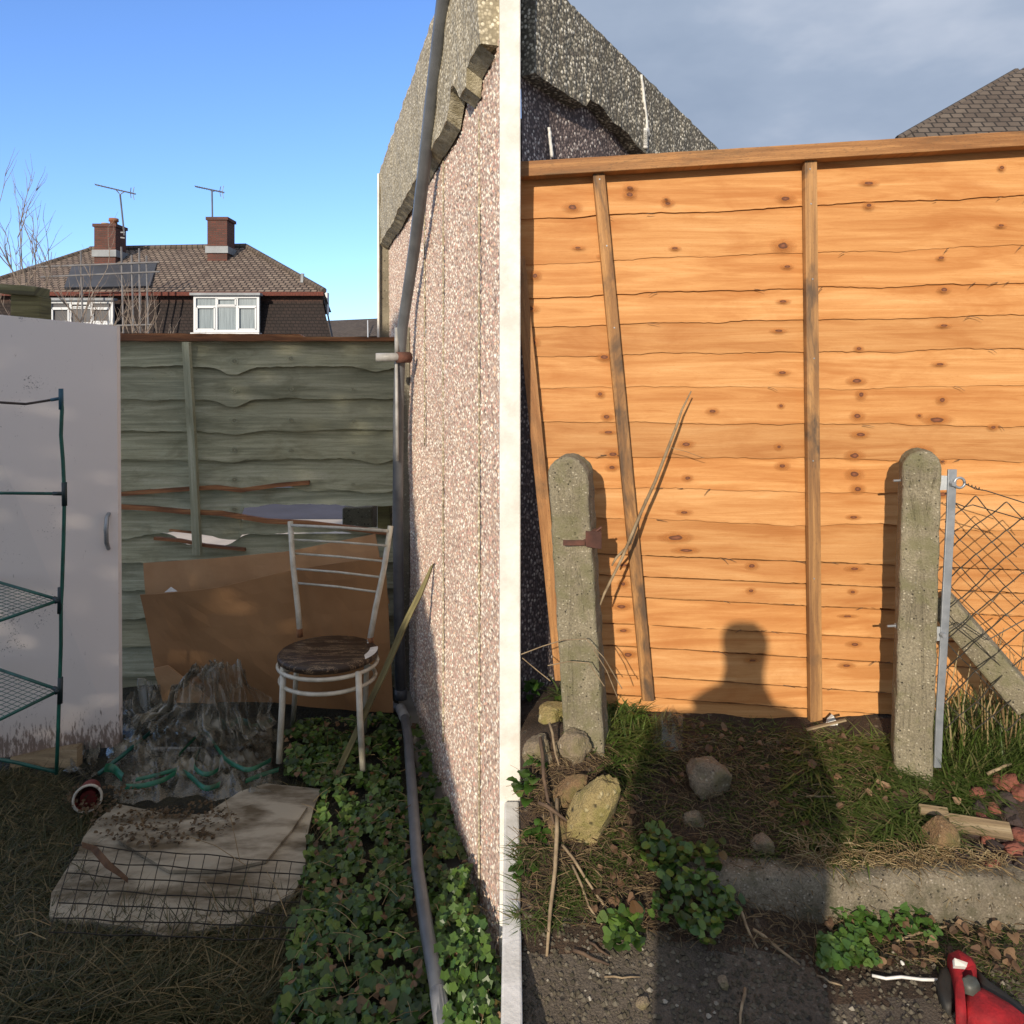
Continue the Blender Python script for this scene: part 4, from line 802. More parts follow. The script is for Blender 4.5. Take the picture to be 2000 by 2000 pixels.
# ================================================================ NEW ORANGE FENCE
YF = 2.15
nf = thing('garden_fence', P(1500, 1410, YF), 'new orange-brown waney lap fence panel with vertical battens, in full sun', 'fence')
def fu(s, v):
    tp = np.interp(s, [0, .1725, .568, 1.05], [985, 1168, 1584, 2075]); bt = np.interp(s, [0, .1725, .568, 1.05], [1104, 1267, 1594, 2030]); return tp+(bt-tp)*(v-300)/1100
def fv(V, u): return V+(u-1250)*(V-790)*.00013
ed = [330, 418, 507, 571, 631, 691, 757, 828, 890, 952, 1014, 1084, 1125, 1166, 1219, 1263, 1319, 1359, 1412]
g = MB(); r_ = random.Random(12)
for i in range(len(ed)-1):
    ss = np.linspace(0, 1.05, 120); sd = r_.uniform(0, 90); lowb = i >= 11
    amp = 6.5 if i < 10 else 2.2
    def botv(s): return ed[i+1]+(amp*nz(s*5, sd)+.45*amp*nz(s*17, sd)+1.8*nz(s*70, sd) if i < 17 else 0)
    lap = r_.uniform(.005, .0095)
    rows = []
    for k in (0, .12, .5, .88, 1):
        row = []
        for s in ss:
            V = (ed[i]+(2.2+1.6*nz(s*13, i) if i >= 11 else (-13 if i else 0)))*(1-k)+botv(s)*k; u = fu(s, V); Y = YF+.004-(lap if not lowb else .011)*k+(.0022*nz(s*9, i*3.3)*k); row.append(P(u, fv(V, u), Y))
        rows.append(row)
    g.grid(rows, thick=(0, .007, 0), uvf=lambda a, b_, rows=rows: (rows[a][b_].x, rows[a][b_].z), r=r_.random())
for V in ed[11:-1]:   # backing strips added so the slits between the lower boards fall dark
    g.grid([[P(fu(s, V+o_), fv(V+o_, fu(s, V+o_)), YF+.022) for s in np.linspace(0, 1.05, 60)] for o_ in (-12, 14)], thick=(0, .006, 0), uvf=lambda a, b_: (b_*.03, a*.03))
YK2 = lambda u, v: YF-.0105 if v > 1080 else YF-.0082
sp = []
for v in (540, 603, 667, 740, 795, 850, 905, 960): sp.append((1040+(v-540)*.05, v, 15, 11))
for v in (695, 770, 818, 848, 882, 916, 1105, 1145, 1180, 1232, 1283): sp.append((1172+(v-695)*.10, v, 13, 9))
for v in (518, 586, 650, 728, 790, 868, 905): sp.append((1530, v, 12, 10))
for v in (360, 403, 680, 748, 768, 813, 852, 886, 922, 950, 1010, 1112, 1158, 1205, 1258, 1305): sp.append((1684-(v-660)*.045 if v < 1000 else 1662, v, 15, 11 if v < 1000 else 7))
for v in (500, 570, 640, 710, 785, 905, 970): sp.append((1836, v, 13, 9))
for (u, v) in ((1225, 363), (1300, 388), (1120, 485), (1180, 500), (1305, 400), (1320, 483), (1465, 1108), (1470, 1152), (1475, 1290), (1960, 330), (1950, 440), (1945, 830), (1800, 815), (1810, 890), (1385, 800), (1340, 868), (1345, 930), (1345, 1000)): sp.append((u, v, 12, 8))
r_ = random.Random(77); sp = [(u+r_.uniform(-9, 9), v+r_.uniform(-5, 5), ru*r_.uniform(.9, 2.1), rv*r_.uniform(.8, 1.5)) for (u, v, ru, rv) in sp]
sp += [(1118, 405, 28, 16), (1535, 388, 30, 14), (1530, 480, 34, 20), (1320, 1050, 46, 16), (1340, 1075, 40, 10), (1830, 820, 44, 16), (1800, 880, 34, 16), (1230, 380, 20, 14), (1790, 1045, 30, 20)]
knots(g, sp, 1, YK2)
g.build('boards', [M['new_wood'], M['knot']], nf)
g = MB(); r_ = random.Random(15)                       # hanging splinters along the sawn edges
for _ in range(70):
    s = r_.random()*1.03; i = r_.randint(1, len(ed)-3); V = ed[i]; u = fu(s, V); a = P(u, fv(V, u), YF-.010); dx = r_.uniform(.01, .035)*r_.choice((-1, 1)); dz_ = r_.uniform(-.02, .004)
    g = MB(); g.tube([a, a+Vector((dx*.5, -.004, dz_*.3)), a+Vector((dx, -.005, dz_))], [.0011, .0009, .0004], 4); g.build('splinter', M['darktwig'], nf)
def vb(uT, vT, uB, vB, w_, name, d=.022, mat='batten'):
    g = MB(); rows = []
    for k in np.linspace(0, 1, 14):
        u = uT+(uB-uT)*k; v = vT+(vB-vT)*k; rows.append([P(u-w_/2, v, YF-.034), P(u+w_/2, v, YF-.034)])
    g.grid(rows, thick=(0, d, 0), uvf=lambda a, b_: (a*.125, b_*.03+uT)); return g.build(name, M[mat], nf, bevel=.0015)
vb(1169, 333, 1267, 1370, 23, 'batten'); vb(1584, 311, 1595, 1415, 24, 'batten'); vb(1013, 500, 1096, 1330, 24, 'batten', mat='rail')
g = MB(); us_ = np.linspace(985, 2080, 60)
g.grid([[P(u, 315-(u-1017)*.0612+.6*nz(u*.03, 4), YF-.052) for u in us_], [P(u, 345-(u-1017)*.0615, YF-.052) for u in us_]], thick=(0, .045, 0), uvf=lambda a, b_: (b_*.028, a*.045)); g.build('top_rail', M['rail'], nf, bevel=.002)
g = MB()
for (u, v) in ((1582, 330), (1584, 398), (1587, 545), (1590, 700), (1588, 900), (1590, 1130), (1171, 350), (1185, 480), (1200, 640)): c = P(u, v, YF-.0345); g = MB(); g.tube([c, c-Vector((0, .001, 0))], .0022, 8); g.build('nail_head', M['steel'], nf)
# neighbour panel / gap closer beyond the base
g = MB(); 
for _ in range(60):
    pass
# ================================================================ CONCRETE POSTS
def cpost(name, uT, vT, uB, vB, Y, w_, d, yaw, label, flat=0.5):
    """round-topped concrete post leaning from base to top"""
    top_ = P(uT, vT, Y); bot = P(uB, vB, Y); ax_ = (top_-bot); h = ax_.length
    x = Vector((math.cos(yaw), math.sin(yaw), 0)); y = Vector((-math.sin(yaw), math.cos(yaw), 0)); up = ax_.normalized()
    t_ = thing(name, bot, label, 'post', 'concrete posts of the old gateway'); rad = w_*flat
    prof = [(-w_/2, -.15), (-w_/2, h*.3), (-w_/2, h*.6), (-w_/2, h-rad)]+[(-w_/2*math.cos(a), h-rad+rad*math.sin(a)) for a in np.linspace(.2, math.pi-.2, 9)]+[(w_/2, h-rad), (w_/2, h*.6), (w_/2, h*.3), (w_/2, -.15)]
    g = MB(); vs = []
    for s_ in (-d/2, d/2):
        for (a, b_) in prof: vs.append(bot+x*a+y*s_+up*b_)
    n = len(prof); g.add(vs, [tuple(range(n-1, -1, -1)), tuple(range(n, 2*n))]+[(i, (i+1) % n, (i+1) % n+n, i+n) for i in range(n)])
    o = g.build('shaft', M['concrete'], t_, bevel=.009)
    o.modifiers['bevel'].segments = 3; s_ = o.modifiers.new('sub', 'SUBSURF'); s_.subdivision_type = 'SIMPLE'; s_.levels = s_.render_levels = 4
    tx = bpy.data.textures.get('chips') or bpy.data.textures.new('chips', 'CLOUDS'); tx.noise_scale = .045; dm = o.modifiers.new('disp', 'DISPLACE'); dm.texture = tx; dm.strength = .009; dm.mid_level = .5
    return t_
YP = 1.946
lp = cpost('concrete_post', 1113, 888, 1144, 1400, YP, .104, .11, R(-14), 'concrete gatepost with a rusty bracket, standing at the left end of the new fence')
g = MB(); g.bar(P(1100, 1060, YP-.075), P(1142, 1060, YP-.07), .013, .006, up=(0, 1, 0)); g.bar(P(1142, 1060, YP-.07), P(1150, 1048, YP-.055), .013, .006); g.build('strap', M['rust'], lp)
g = MB(); q = [P(1144, 1040, YP-.085), P(1175, 1040, YP-.06), P(1175, 1073, YP-.06), P(1144, 1068, YP-.085)]; g.prism(q, (.004, .05, 0)); g.bar(P(1160, 1040, YP-.05), P(1175, 1029, YP-.05), .008, .004); g.build('bracket', M['rust'], lp, bevel=.001)
g = MB()
for (u, v) in ((1134, 945), (1156, 1115), (1158, 1210), (1170, 1290), (1171, 1175), (1112, 1010)): c = P(u, v, YP-.058); g.tube([c, c-Vector((0, .006, 0))], [.004, .003], 6)
rpst = cpost('concrete_post', 1797, 877, 1779, 1500, YP, .090, .09, R(-21), 'concrete post without a gate bracket, carrying the steel strap of the chain-link fence')
for (u, v) in ((1764, 938), (1752, 1222)): g = MB(); g.tube([P(u, v, YP), P(u-19, v+1, YP)], .0032, 8); g.tube([P(u+2, v, YP), P(u-4, v, YP)], .007, 6); g.build('bolt', M['steel'], rpst)
ab = thing('steel_strap', P(1835, 1480, YP-.03), 'galvanised flat steel bar bolted upright beside the right concrete post', 'steel bar')
g = MB(); rows = [[P(uc-wv, v, YP-.06), P(uc+wv, v, YP-.06)] for (uc, v, wv) in ((1861, 917, 8.5), (1857, 1020, 8.2), (1850, 1150, 8), (1843, 1280, 7.5), (1836, 1400, 7), (1832, 1500, 6.8))]
g.grid(rows, thick=(0, .006, 0)); g.build('bar', M['steel'], ab, bevel=.001)
for (u, v, u2) in ((1836, 943, 1862), (1822, 1238, 1843)):
    g = MB(); a, b_ = P(u, v, YP-.05), P(u2, v, YP-.06); g.grid([[a+Vector((0, 0, .019)), b_+Vector((0, 0, .017))], [a-Vector((0, 0, .019)), b_-Vector((0, 0, .017))]], thick=(0, .005, 0)); g.build('cleat', M['steel'], ab)
    g = MB(); c = P(u2-2, v+2, YP-.062); g.tube([c, c-Vector((0, .008, 0))], [.0085, .006], 6); g.build('bolt', M['steel'], ab)
g = MB(); c = P(1874, 943, YP-.065); g.tube([c+Vector((.013*math.cos(a), 0, .013*math.sin(a))) for a in np.linspace(0, 2*math.pi, 20)], .0035, 6); g.build('eye_ring', M['steel'], ab, smooth=True)
# raking strut
g = MB(); a, b_ = P(1828, 1165, YP+.03), P(2010, 1378, YP-.04); g.bar(a, b_, .052, .07, up=(.5, -.4, 1)); o = g.build('raking_strut', M['concrete'], bevel=.006); tag(o, 'slanting concrete strut propping the right post behind the chain-link', 'strut')
# chain link
cl_ = thing('chain_link_fence', P(1920, 1440, YP-.06), 'sagging rusty chain-link mesh running right from the concrete post', 'fence')
g = MB(); Yc = YP-.045; u0, v0 = 1846, 962; stepu, stepv = 30, 29
def cp(i, j): 
    u = u0+i*stepu; v = v0+j*stepv+(u-1846)*.16*math.exp(-j/8); v += 6*nz(i*.7, j*.4); return P(u+5*nz(i*.5, j*.6, 4), v, Yc+.008*nz(i*.4, j*.5, 8))
for i in range(7):
    for j in range(16):
        if (i+j) % 2: continue
        a = cp(i, j)
        for di in (-1, 1):
            if 0 <= i+di <= 7: b_ = cp(i+di, j+1); g.tube([a, a.lerp(b_, .1)+Vector((0, -.002*di, 0)), a.lerp(b_, .5), b_], .0016, 4)
g.build('mesh', M['galv_wire'], cl_)
for pts in (((1886, 945), (1905, 955), (1925, 958), (2010, 985)), ((1850, 976), (1885, 990), (1900, 986), (2010, 1018)), ((1843, 1235), (1880, 1215), (1930, 1250), (2010, 1205))):
    g = MB(); g.tube([P(u, v, Yc-.012) for u, v in pts], .0015, 5); g.build('line_wire', M['galv_wire'], cl_)
g = MB(); a = P(1884, 944, Yc-.02); b_ = P(1918, 956, Yc-.012); g.tube([a.lerp(b_, k)+Vector((0, .003*math.sin(k*30), .003*math.cos(k*30))) for k in np.linspace(0, 1, 26)], .0012, 4); g.build('twist', M['galv_wire'], cl_)
# leaning forked twig
tw = thing('dry_branch', P(1180, 1165, 2.0), 'thin dry forked branch leaning against the new fence beside the left post', 'branch')
g = MB(); g.tube([P(u, v, Y) for u, v, Y in ((1350, 764, 2.09), (1332, 800, 2.08), (1322, 830, 2.08), (1303, 880, 2.07), (1280, 940, 2.06), (1248, 1010, 2.04), (1215, 1090, 2.0), (1180, 1160, 1.96), (1172, 1182, 1.95))], [.0018, .003, .0036, .0042, .0046, .0046, .0042, .0035, .002], 7); g.build('stem', M['twig'], tw, smooth=True)
g = MB(); g.tube([P(u, v, Y) for u, v, Y in ((1262, 975, 2.05), (1232, 1060, 2.03), (1203, 1090, 2.0), (1195, 1105, 2.0))], [.0035, .003, .0035, .002], 6); g.tube([P(1306, 873, 2.07), P(1340, 882, 2.08), P(1375, 895, 2.09)], .0009, 4); g.build('side_shoot', M['twig'], tw, smooth=True)

# ================================================================ ROCKS
def rock(u, v, du, dv, mat, label, seed, name='rock', rot=0, cat='rock', grp=None, sink=.3, jag=.22, dep=None):
    c = GR(u, v+dv*.30); s_ = c.y/F; a = du*s_/2; b_ = (dep or min(du, dv)*1.0)*s_/2; h_ = dv*s_/2*.92; g = MB(); n1, n2 = 34, 24; vs = []; rq = random.Random(seed*13+5); cuts = [(Vector((rq.uniform(-1, 1), rq.uniform(-1, 1), rq.uniform(-.6, 1))).normalized(), rq.uniform(.62, .9)) for _ in range(9 if jag > .13 else 5)]
    for i in range(n2+1):
        th = math.pi*i/n2
        for j in range(n1):
            ph = 2*math.pi*j/n1; d = Vector((math.sin(th)*math.cos(ph), math.sin(th)*math.sin(ph), math.cos(th)))
            k = 1+jag*nz(d.x*1.3+seed, d.y*1.3, d.z*1.3)*1.6+jag*.5*nz(d.x*3+seed, d.y*3, d.z*3)+.06*nz(d.x*9, d.y*9+seed, d.z*9)
            q0 = d.normalized(); k = min([k]+[cc/max(q0.dot(nn_), .05)+.03*nz(d.x*6+seed, d.y*6, d.z*6) for nn_, cc in cuts if q0.dot(nn_) > .3]); k += .025*nz(d.x*16, d.y*16+seed, d.z*16)
            d = Vector([math.copysign(abs(x)**.85, x) for x in d])*k; x_, z_ = d.x*a, d.z*h_; cr, sr = math.cos(rot), math.sin(rot); vs.append(Vector((x_*cr-z_*sr, d.y*b_, x_*sr+z_*cr)))
    fs = [(i*n1+j, i*n1+(j+1) % n1, (i+1)*n1+(j+1) % n1, (i+1)*n1+j) for i in range(n2) for j in range(n1)]; g.add(vs, fs); o = g.build(name, mat, smooth=True)
    o.location = c+Vector((0, 0, h_*(1-sink)-.3*h_)); e = o.modifiers.new('e', 'EDGE_SPLIT'); e.split_angle = R(26)
    return tag(o, label, cat, grp)
rock(1078, 1388, 62, 56, M['rock_y'], 'pale square stone at the foot of the left gatepost', 1)
rock(1118, 1445, 66, 62, M['rock_g'], 'grey stone above the two big rocks, beside the grass tuft', 2)
rock(1046, 1458, 60, 66, M['rock_g'], 'shaded grey stone at the far left behind the weeds', 3)
rock(1112, 1540, 84, 46, M['rock_b'], 'long brown mossy stone leaning on the big yellow rock', 4, rot=.75, jag=.12)
rock(1158, 1570, 92, 176, M['rock_y'], 'big yellow angular rock, largest in the left pile', 5, rot=-.52, jag=.16, dep=70)
rock(1385, 1512, 100, 72, M['rock_g'], 'rough grey lump of rubble in the shadow near the fence', 6)
rock(1352, 1590, 60, 36, M['rock_g'], 'low half-buried stone in the shadow on bare soil', 16, sink=.7)
rock(1491, 1643, 44, 44, M['rock_g'], 'small stone in the middle of the shadow', 7)
rock(1833, 1628, 68, 82, M['rock_b'], 'round mossy cobble beside the grey plank', 8, jag=.10)
rock(1872, 1674, 42, 38, M['coal'], 'dark round stone touching the round cobble', 9)
rock(1830, 1713, 26, 24, M['redrub'], 'small orange stone on the concrete kerb', 10)
rock(1090, 1610, 40, 50, M['rock_b'], 'narrow brown stone below the big yellow rock', 12)
rock(1762, 1880, 8, 8, M['whitep'], 'tiny white pebble near the white strip', 13, name='pebble', cat='pebble')
rock(1413, 1916, 24, 24, M['rock_g'], 'pale pebble in the shadow at the bottom', 14, name='pebble', cat='pebble')
rock(1255, 1957, 26, 22, M['rock_g'], 'pale pebble at the bottom edge of the shadow', 15, name='pebble', cat='pebble')
r_ = random.Random(8); k = 0
for (u, v) in ((1905, 1545), (1935, 1540), (1962, 1555), (1990, 1545), (1912, 1578), (1940, 1575), (1970, 1585), (1900, 1620), (1928, 1635), (1960, 1630), (1990, 1625), (1915, 1660), (1942, 1650), (1975, 1655), (1905, 1690), (1935, 1685), (1962, 1680), (1992, 1690), (1950, 1710), (1980, 1600), (1918, 1600), (1925, 1715)):
    red = (k*7) % 5 < 2; rock(u, v, r_.uniform(26, 38), r_.uniform(24, 34), M['redrub'] if red else M['coal'], 'reddish lump of rubble in the heap at the right edge' if red else 'dark lump of rubble in the heap at the right edge', 20+k, 'rubble_lump', r_.uniform(-.5, .5), 'rubble', 'rubble heap at the right edge', jag=.3); k += 1
rock(1962, 1520, 50, 46, M['redrub'], 'large red brick fragment on top of the rubble heap', 60, 'brick_fragment', .4, 'brick', jag=.15)
for (a, b_, w_, lb) in (((1795, 1580), (1852, 1588), .022, 'short weathered plank end above the round cobble'), ((1853, 1605), (1975, 1624), .038, 'longer grey plank lying across the rubble heap')):
    A_, B_ = GR(*a, .025), GR(*b_, .035); g = MB(); g.bar(A_, B_, w_, .012, up=(0, -.6, .8)); tag(g.build('plank', M['grey_plank'], bevel=.002), lb, 'plank')
# kerb
g = MB(); rows = []
xs_ = np.linspace(.37, 1.9, 100)
for (yy, zz) in ((1.74, .478), (1.69, .492), (1.645, .494), (1.632, .485), (1.626, .45), (1.622, .36)):
    rows.append([Vector((x, yy+.012*nz(x*5, zz*4)+.004*nz(x*25, zz*20)-.02*(x-.7), zz+.010*nz(x*6, yy*20)+.006*nz(x*30, yy*50))) for x in xs_])
g.grid(rows); tag(g.build('concrete_kerb', M['kerb'], smooth=True), 'worn concrete kerb crossing the yard between the grass and the lower soil', 'kerb')
# white chip at the fence base, white strip, bag
g = MB(); c = [(1611, 1440), (1618, 1408), (1628, 1398), (1636, 1412), (1640, 1440), (1628, 1448)]; g.prism([P(u, v, YF-.05) for u, v in c], (0, .012, 0)); tag(g.build('white_chip', M['render']), 'small upright white chip of masonry at the foot of the middle batten', 'chip')
g = MB(); g.bar(GR(1575, 1425, .03), GR(1652, 1406, .06), .010, .004); tag(g.build('splinter', M['grey_plank']), 'grey splinter of wood crossing the white chip at the fence foot', 'wood')
g = MB(); g.tube([GR(u, v, .006) for u, v in ((1703, 1905), (1730, 1911), (1760, 1908), (1800, 1913), (1850, 1914))], .0030, 6); tag(g.build('white_strip', M['whitep'], smooth=True), 'thin white plastic strip on the ground left of the red grip', 'strip')
rows = []
for j in range(22):
    q = []
    for i in range(26):
        s, k = i/25, j/21; p = GR(1272+s*62, 1400+k*75, 0); e_ = math.sin(s*math.pi)*math.sin(k*math.pi); p.z += .01+e_*(.045+.05*nz(s*4, k*4, 3)+.02*nz(s*11, k*11, 1)); q.append(p)
    rows.append(q)
g = MB(); g.grid(rows); M['bag'] = M['plastic'].copy(); q_ = [n for n in M['bag'].node_tree.nodes if n.type == 'VALTORGB'][0]; q_.color_ramp.elements[0].color = (.05, .05, .05, 1); q_.color_ramp.elements[1].color = (.45, .45, .45, 1)
tag(g.build('plastic_bag', M['bag'], smooth=True), 'crumpled clear plastic bag at the edge of the shadow near the fence', 'bag')
# ================================================================ RED GRIP (bottom right)
tg = thing('tool_handle', GR(1880, 1940), 'red and black moulded grip with a white tip lying at the bottom right corner', 'tool')
def blob(outline, zb, h_, mat, name):
    pts = [GR(u, v, zb) for u, v in outline]; c = sum(pts, Vector())/len(pts); rows = []
    for (f, dz) in ((1.0, 0), (1.0, .45), (.93, .8), (.75, .97), (.4, 1.0), (.02, 1.0)): rows.append([c.lerp(p, f)+Vector((0, 0, dz*h_)) for p in pts+[pts[0]]])
    g = MB(); g.grid(rows); return g.build(name, mat, tg, smooth=True)
blob([(1850, 1892), (1872, 1882), (1900, 1900), (1908, 1916), (1893, 1926), (1880, 1928), (1876, 1945), (1884, 1962), (1886, 1990), (1888, 2012), (1868, 2012), (1864, 1960), (1855, 1918)], 0, .042, M['redp'], 'grip')
blob([(1888, 1946), (1915, 1952), (1945, 1968), (1985, 1992), (2010, 2012), (1890, 2012), (1884, 1975)], 0, .03, M['redp'], 'cuff')
blob([(1878, 1925), (1890, 1917), (1908, 1923), (1915, 1937), (1900, 1946), (1882, 1940)], .028, .018, M['greyp'], 'pad')
blob([(1836, 1908), (1850, 1900), (1864, 1930), (1868, 1975), (1850, 1985), (1834, 1960), (1828, 1935)], 0, .022, M['blackp'], 'shell')
blob([(1905, 1905), (1925, 1925), (1960, 1950), (2005, 1985), (1985, 1990), (1945, 1962), (1915, 1948), (1912, 1925)], 0, .018, M['blackp'], 'shell')
g = MB(); g.prism([GR(1864, 1871, .075), GR(1890, 1880, .075), GR(1888, 1888, .06), GR(1865, 1886, .06)], (0, .006, -.01)); g.build('white_tip', M['whitep'], tg)

# ================================================================ YARD PLANTS
gr0 = lambda u, v: GR(u, v, 0)
for (poly, n, sd, ln, wdt, fl, up, mt, lb) in (
    ([(1085, 1355), (1200, 1330), (1290, 1350), (1300, 1400), (1270, 1500), (1200, 1530), (1150, 1470), (1120, 1420)], 3000, 61, .085, .0052, .8, 1.5, 'grass', 'bright green grass tuft round the foot of the left gatepost'),
    ([(1560, 1440), (1780, 1450), (1900, 1470), (1960, 1520), (1880, 1600), (1790, 1660), (1600, 1680), (1540, 1600), (1560, 1500)], 6500, 62, .100, .0052, 1.1, 1.0, 'grass', 'flattened green grass in front of the right concrete post'),
    ([(1195, 1520), (1260, 1480), (1262, 1660), (1210, 1750), (1120, 1720), (1150, 1660)], 1600, 63, .055, .0034, 1.1, 1.1, 'grass', 'thin grass between the big yellow rock and the shadow'),
    ([(1010, 1650), (1110, 1640), (1180, 1720), (1120, 1790), (1010, 1830)], 1600, 64, .055, .0034, 1.1, 1.1, 'grass', 'thin yellowish grass at the left edge of the yard'),
    ([(1250, 1400), (1560, 1420), (1560, 1700), (1250, 1700)], 3000, 65, .055, .0028, 1.1, 1.0, 'grass', 'sparse grass in the photographer shadow'),
    ([(1600, 1760), (1990, 1790), (1990, 1980), (1850, 1890), (1620, 1880)], 2200, 66, .035, .0026, 1.1, .9, 'grass', 'sparse low grass below the concrete kerb')):
    grass('grass', poly, n, sd, gr0, ln, wdt, M[mt], lb, fl, up, clump=.02)
g = grass('x', [(1832, 1420), (2010, 1400), (2010, 1530), (1850, 1530)], 1700, 67, gr0, .15, .0046, M['grass'], '', .45, 1.5, build=False)
tag(g.build('tall_grass', M['grass']), 'tall upright grass growing through the foot of the chain-link fence', 'grass', kind='stuff')
g = MB(); r_ = random.Random(70)
for _ in range(26):
    b_ = GR(r_.uniform(1845, 2000), r_.uniform(1440, 1500)); h_ = r_.uniform(.15, .34); g.tube([b_, b_+Vector((r_.uniform(-.02, .02), 0, h_*.5)), b_+Vector((r_.uniform(-.04, .05), 0, h_))], [.0022, .0018, .0010], 5)
tag(g.build('dry_stems', M['straw']), 'upright dry straw stems standing in the tall grass by the chain-link', 'stems', kind='stuff')
def inter(name, poly, n, sd, fn, mat, label, cat):
    g = MB(); pts, r_ = scatter(poly, n, sd)
    for (u, v) in pts: fn(g, u, v, r_)
    return tag(g.build(name, mat), label, cat, kind='stuff')
def fl_straw(g, u, v, r_, up=0):
    p = GR(u, v, .004+up+.012*r_.random()); a = r_.uniform(0, 6.3); l_ = r_.uniform(.015, .06); d = Vector((math.cos(a), math.sin(a), r_.uniform(-.1, .15)))*l_; q = p+d; q.z = max(q.z, HR(q.x, q.y)+.003+up)
    g.tube([p, p.lerp(q, .5)+Vector((r_.uniform(-.004, .004), 0, .004)), q], r_.uniform(.0004, .0010), 3, cap=False)
inter('dead_grass', [(1020, 1480), (1250, 1440), (1640, 1430), (1720, 1480), (1680, 1700), (1700, 1780), (1990, 1800), (1990, 1900), (1600, 1860), (1250, 1820), (1020, 1800)], 4200, 71, fl_straw, M['litter'], 'dead brown grass and needles strewn over the soil of the yard', 'dead grass')
inter('dead_grass', [(1560, 1640), (1980, 1660), (1980, 1760), (1560, 1720)], 900, 72, lambda g, u, v, r_: fl_straw(g, u, v, r_, .022), M['straw'], 'fine dry grass hanging over the concrete kerb', 'dead grass')
def peb(g, u, v, r_):
    p = GR(u, v, .001); s_ = r_.uniform(.0015, .0065)
    vs = [p+Vector((s_*r_.uniform(.7, 1.3)*math.cos(a), s_*r_.uniform(.7, 1.2)*math.sin(a), 0)) for a in np.linspace(0, 5.2, 6)]+[p+Vector((0, 0, s_*.9))]; g.add(vs, [(i, (i+1) % 6, 6) for i in range(6)])
inter('gravel', [(1010, 1780), (1300, 1800), (1700, 1850), (1990, 1900), (1990, 2010), (1010, 2010)], 1500, 73, peb, foliage('gravel_bits', [(0, (.05, .04, .03)), (.7, (.11, .09, .065)), (.95, (.18, .155, .12)), (1, (.45, .41, .34))], .9, 0), 'small gravel pressed into the dark ground at the front', 'gravel')
def dl(g, u, v, r_): leaf(g, GR(u, v, .014+.015*r_.random()), Vector((r_.uniform(-.7, .7), r_.uniform(-.9, .4), 1)), r_.uniform(.006, .014), r_.uniform(0, 6.3), r_.choice((2, 3, 4)), r=r_.random(), fold=.7)
inter('dead_leaves', [(1300, 1410), (1600, 1430), (1900, 1470), (1880, 1570), (1660, 1560), (1600, 1620), (1420, 1560), (1300, 1540)], 90, 74, dl, M['deadleaf'], 'curled brown dead leaves scattered below the new fence', 'leaves')
inter('dead_leaves', [(1600, 1790), (1990, 1780), (1990, 1900), (1650, 1880)], 70, 75, dl, M['deadleaf'], 'brown dead leaves on the soil below the kerb', 'leaves')
inter('dead_leaves', [(1150, 1580), (1260, 1540), (1260, 1780), (1160, 1780)], 28, 76, dl, M['deadleaf'], 'few tan dead leaves right of the big yellow rock', 'leaves')
def clv(g, u, v, r_): leaf(g, GR(u, v, .012+.025*r_.random()), Vector((r_.uniform(-.6, .6), r_.uniform(-.8, .3), 1)), r_.uniform(.006, .013), r_.uniform(0, 6.3), 3, r=r_.random())
inter('clover', [(1280, 1600), (1340, 1650), (1420, 1640), (1400, 1720), (1460, 1760), (1420, 1800), (1380, 1850), (1330, 1800), (1260, 1800), (1290, 1720), (1240, 1650)], 420, 77, lambda g, u, v, r_: leaf(g, GR(u, v, .015+.05*r_.random()), Vector((r_.uniform(-.6, .6), r_.uniform(-.8, .3), 1)), r_.uniform(.006, .014), r_.uniform(0, 6.3), 2, r=r_.random()), M['ivy'], 'dark leafy ground cover inside the photographer shadow', 'plants')
inter('clover', [(1590, 1830), (1680, 1810), (1720, 1880), (1600, 1890)], 260, 78, clv, M['weed'], 'bright green clover patch just right of the shadow', 'plants')
inter('clover', [(1620, 1770), (1800, 1770), (1850, 1830), (1640, 1830)], 150, 79, clv, M['weed'], 'small green sprouts along the foot of the kerb', 'plants')
inter('clover', [(1170, 1790), (1250, 1770), (1250, 1850), (1190, 1850)], 60, 80, lambda g, u, v, r_: leaf(g, GR(u, v, .02+.02*r_.random()), Vector((r_.uniform(-.6, .6), r_.uniform(-.8, .3), 1)), r_.uniform(.010, .018), r_.uniform(0, 6.3), 3, r=r_.random()), M['ivy'], 'small ivy sprig left of the photographer shadow', 'plants')
def weed(u, v, n, size, label, seed, hgt=.09, long_=1.9, name='weed'):
    r_ = random.Random(seed); b_ = GR(u, v); g = MB()
    for k in range(n):
        a = r_.uniform(0, 6.3); up = r_.uniform(.3, 1.2); ln = size*r_.uniform(.6, 1.2); c = b_+Vector((r_.uniform(-.02, .02), r_.uniform(-.01, .01), r_.uniform(.0, hgt))); d = Vector((math.cos(a), math.sin(a), up)).normalized()
        side = d.cross(Vector((0, 0, 1))).normalized(); nn = side.cross(d); rows = [[], [], []]
        for i in range(8):
            s = i/7; p = c+d*ln*s-Vector((0, 0, ln*.35*s*s)); ww = ln/long_*.5*math.sin(math.pi*min(1, s*.95+.05))**.7*(1+.12*math.sin(s*25)); rows[0].append(p-side*ww+nn*ww*.3); rows[1].append(p); rows[2].append(p+side*ww+nn*ww*.3)
        g.grid(rows)
    tag(g.build(name, M['weed'], smooth=True), label, 'plant', 'broad-leaved weeds at the left of the yard')
weed(1035, 1370, 9, .06, 'tall broad-leaved weed against the shaded house wall', 1, .06); weed(1110, 1400, 14, .045, 'lobed green weed hanging over the pale stones by the left gatepost', 2, .03, 1.3)
weed(1030, 1560, 16, .05, 'broad-leaved weed left of the long brown stone', 3, .05, 1.8); weed(1040, 1640, 14, .04, 'low dark weed at the left edge below the stones', 4, .03, 1.6)
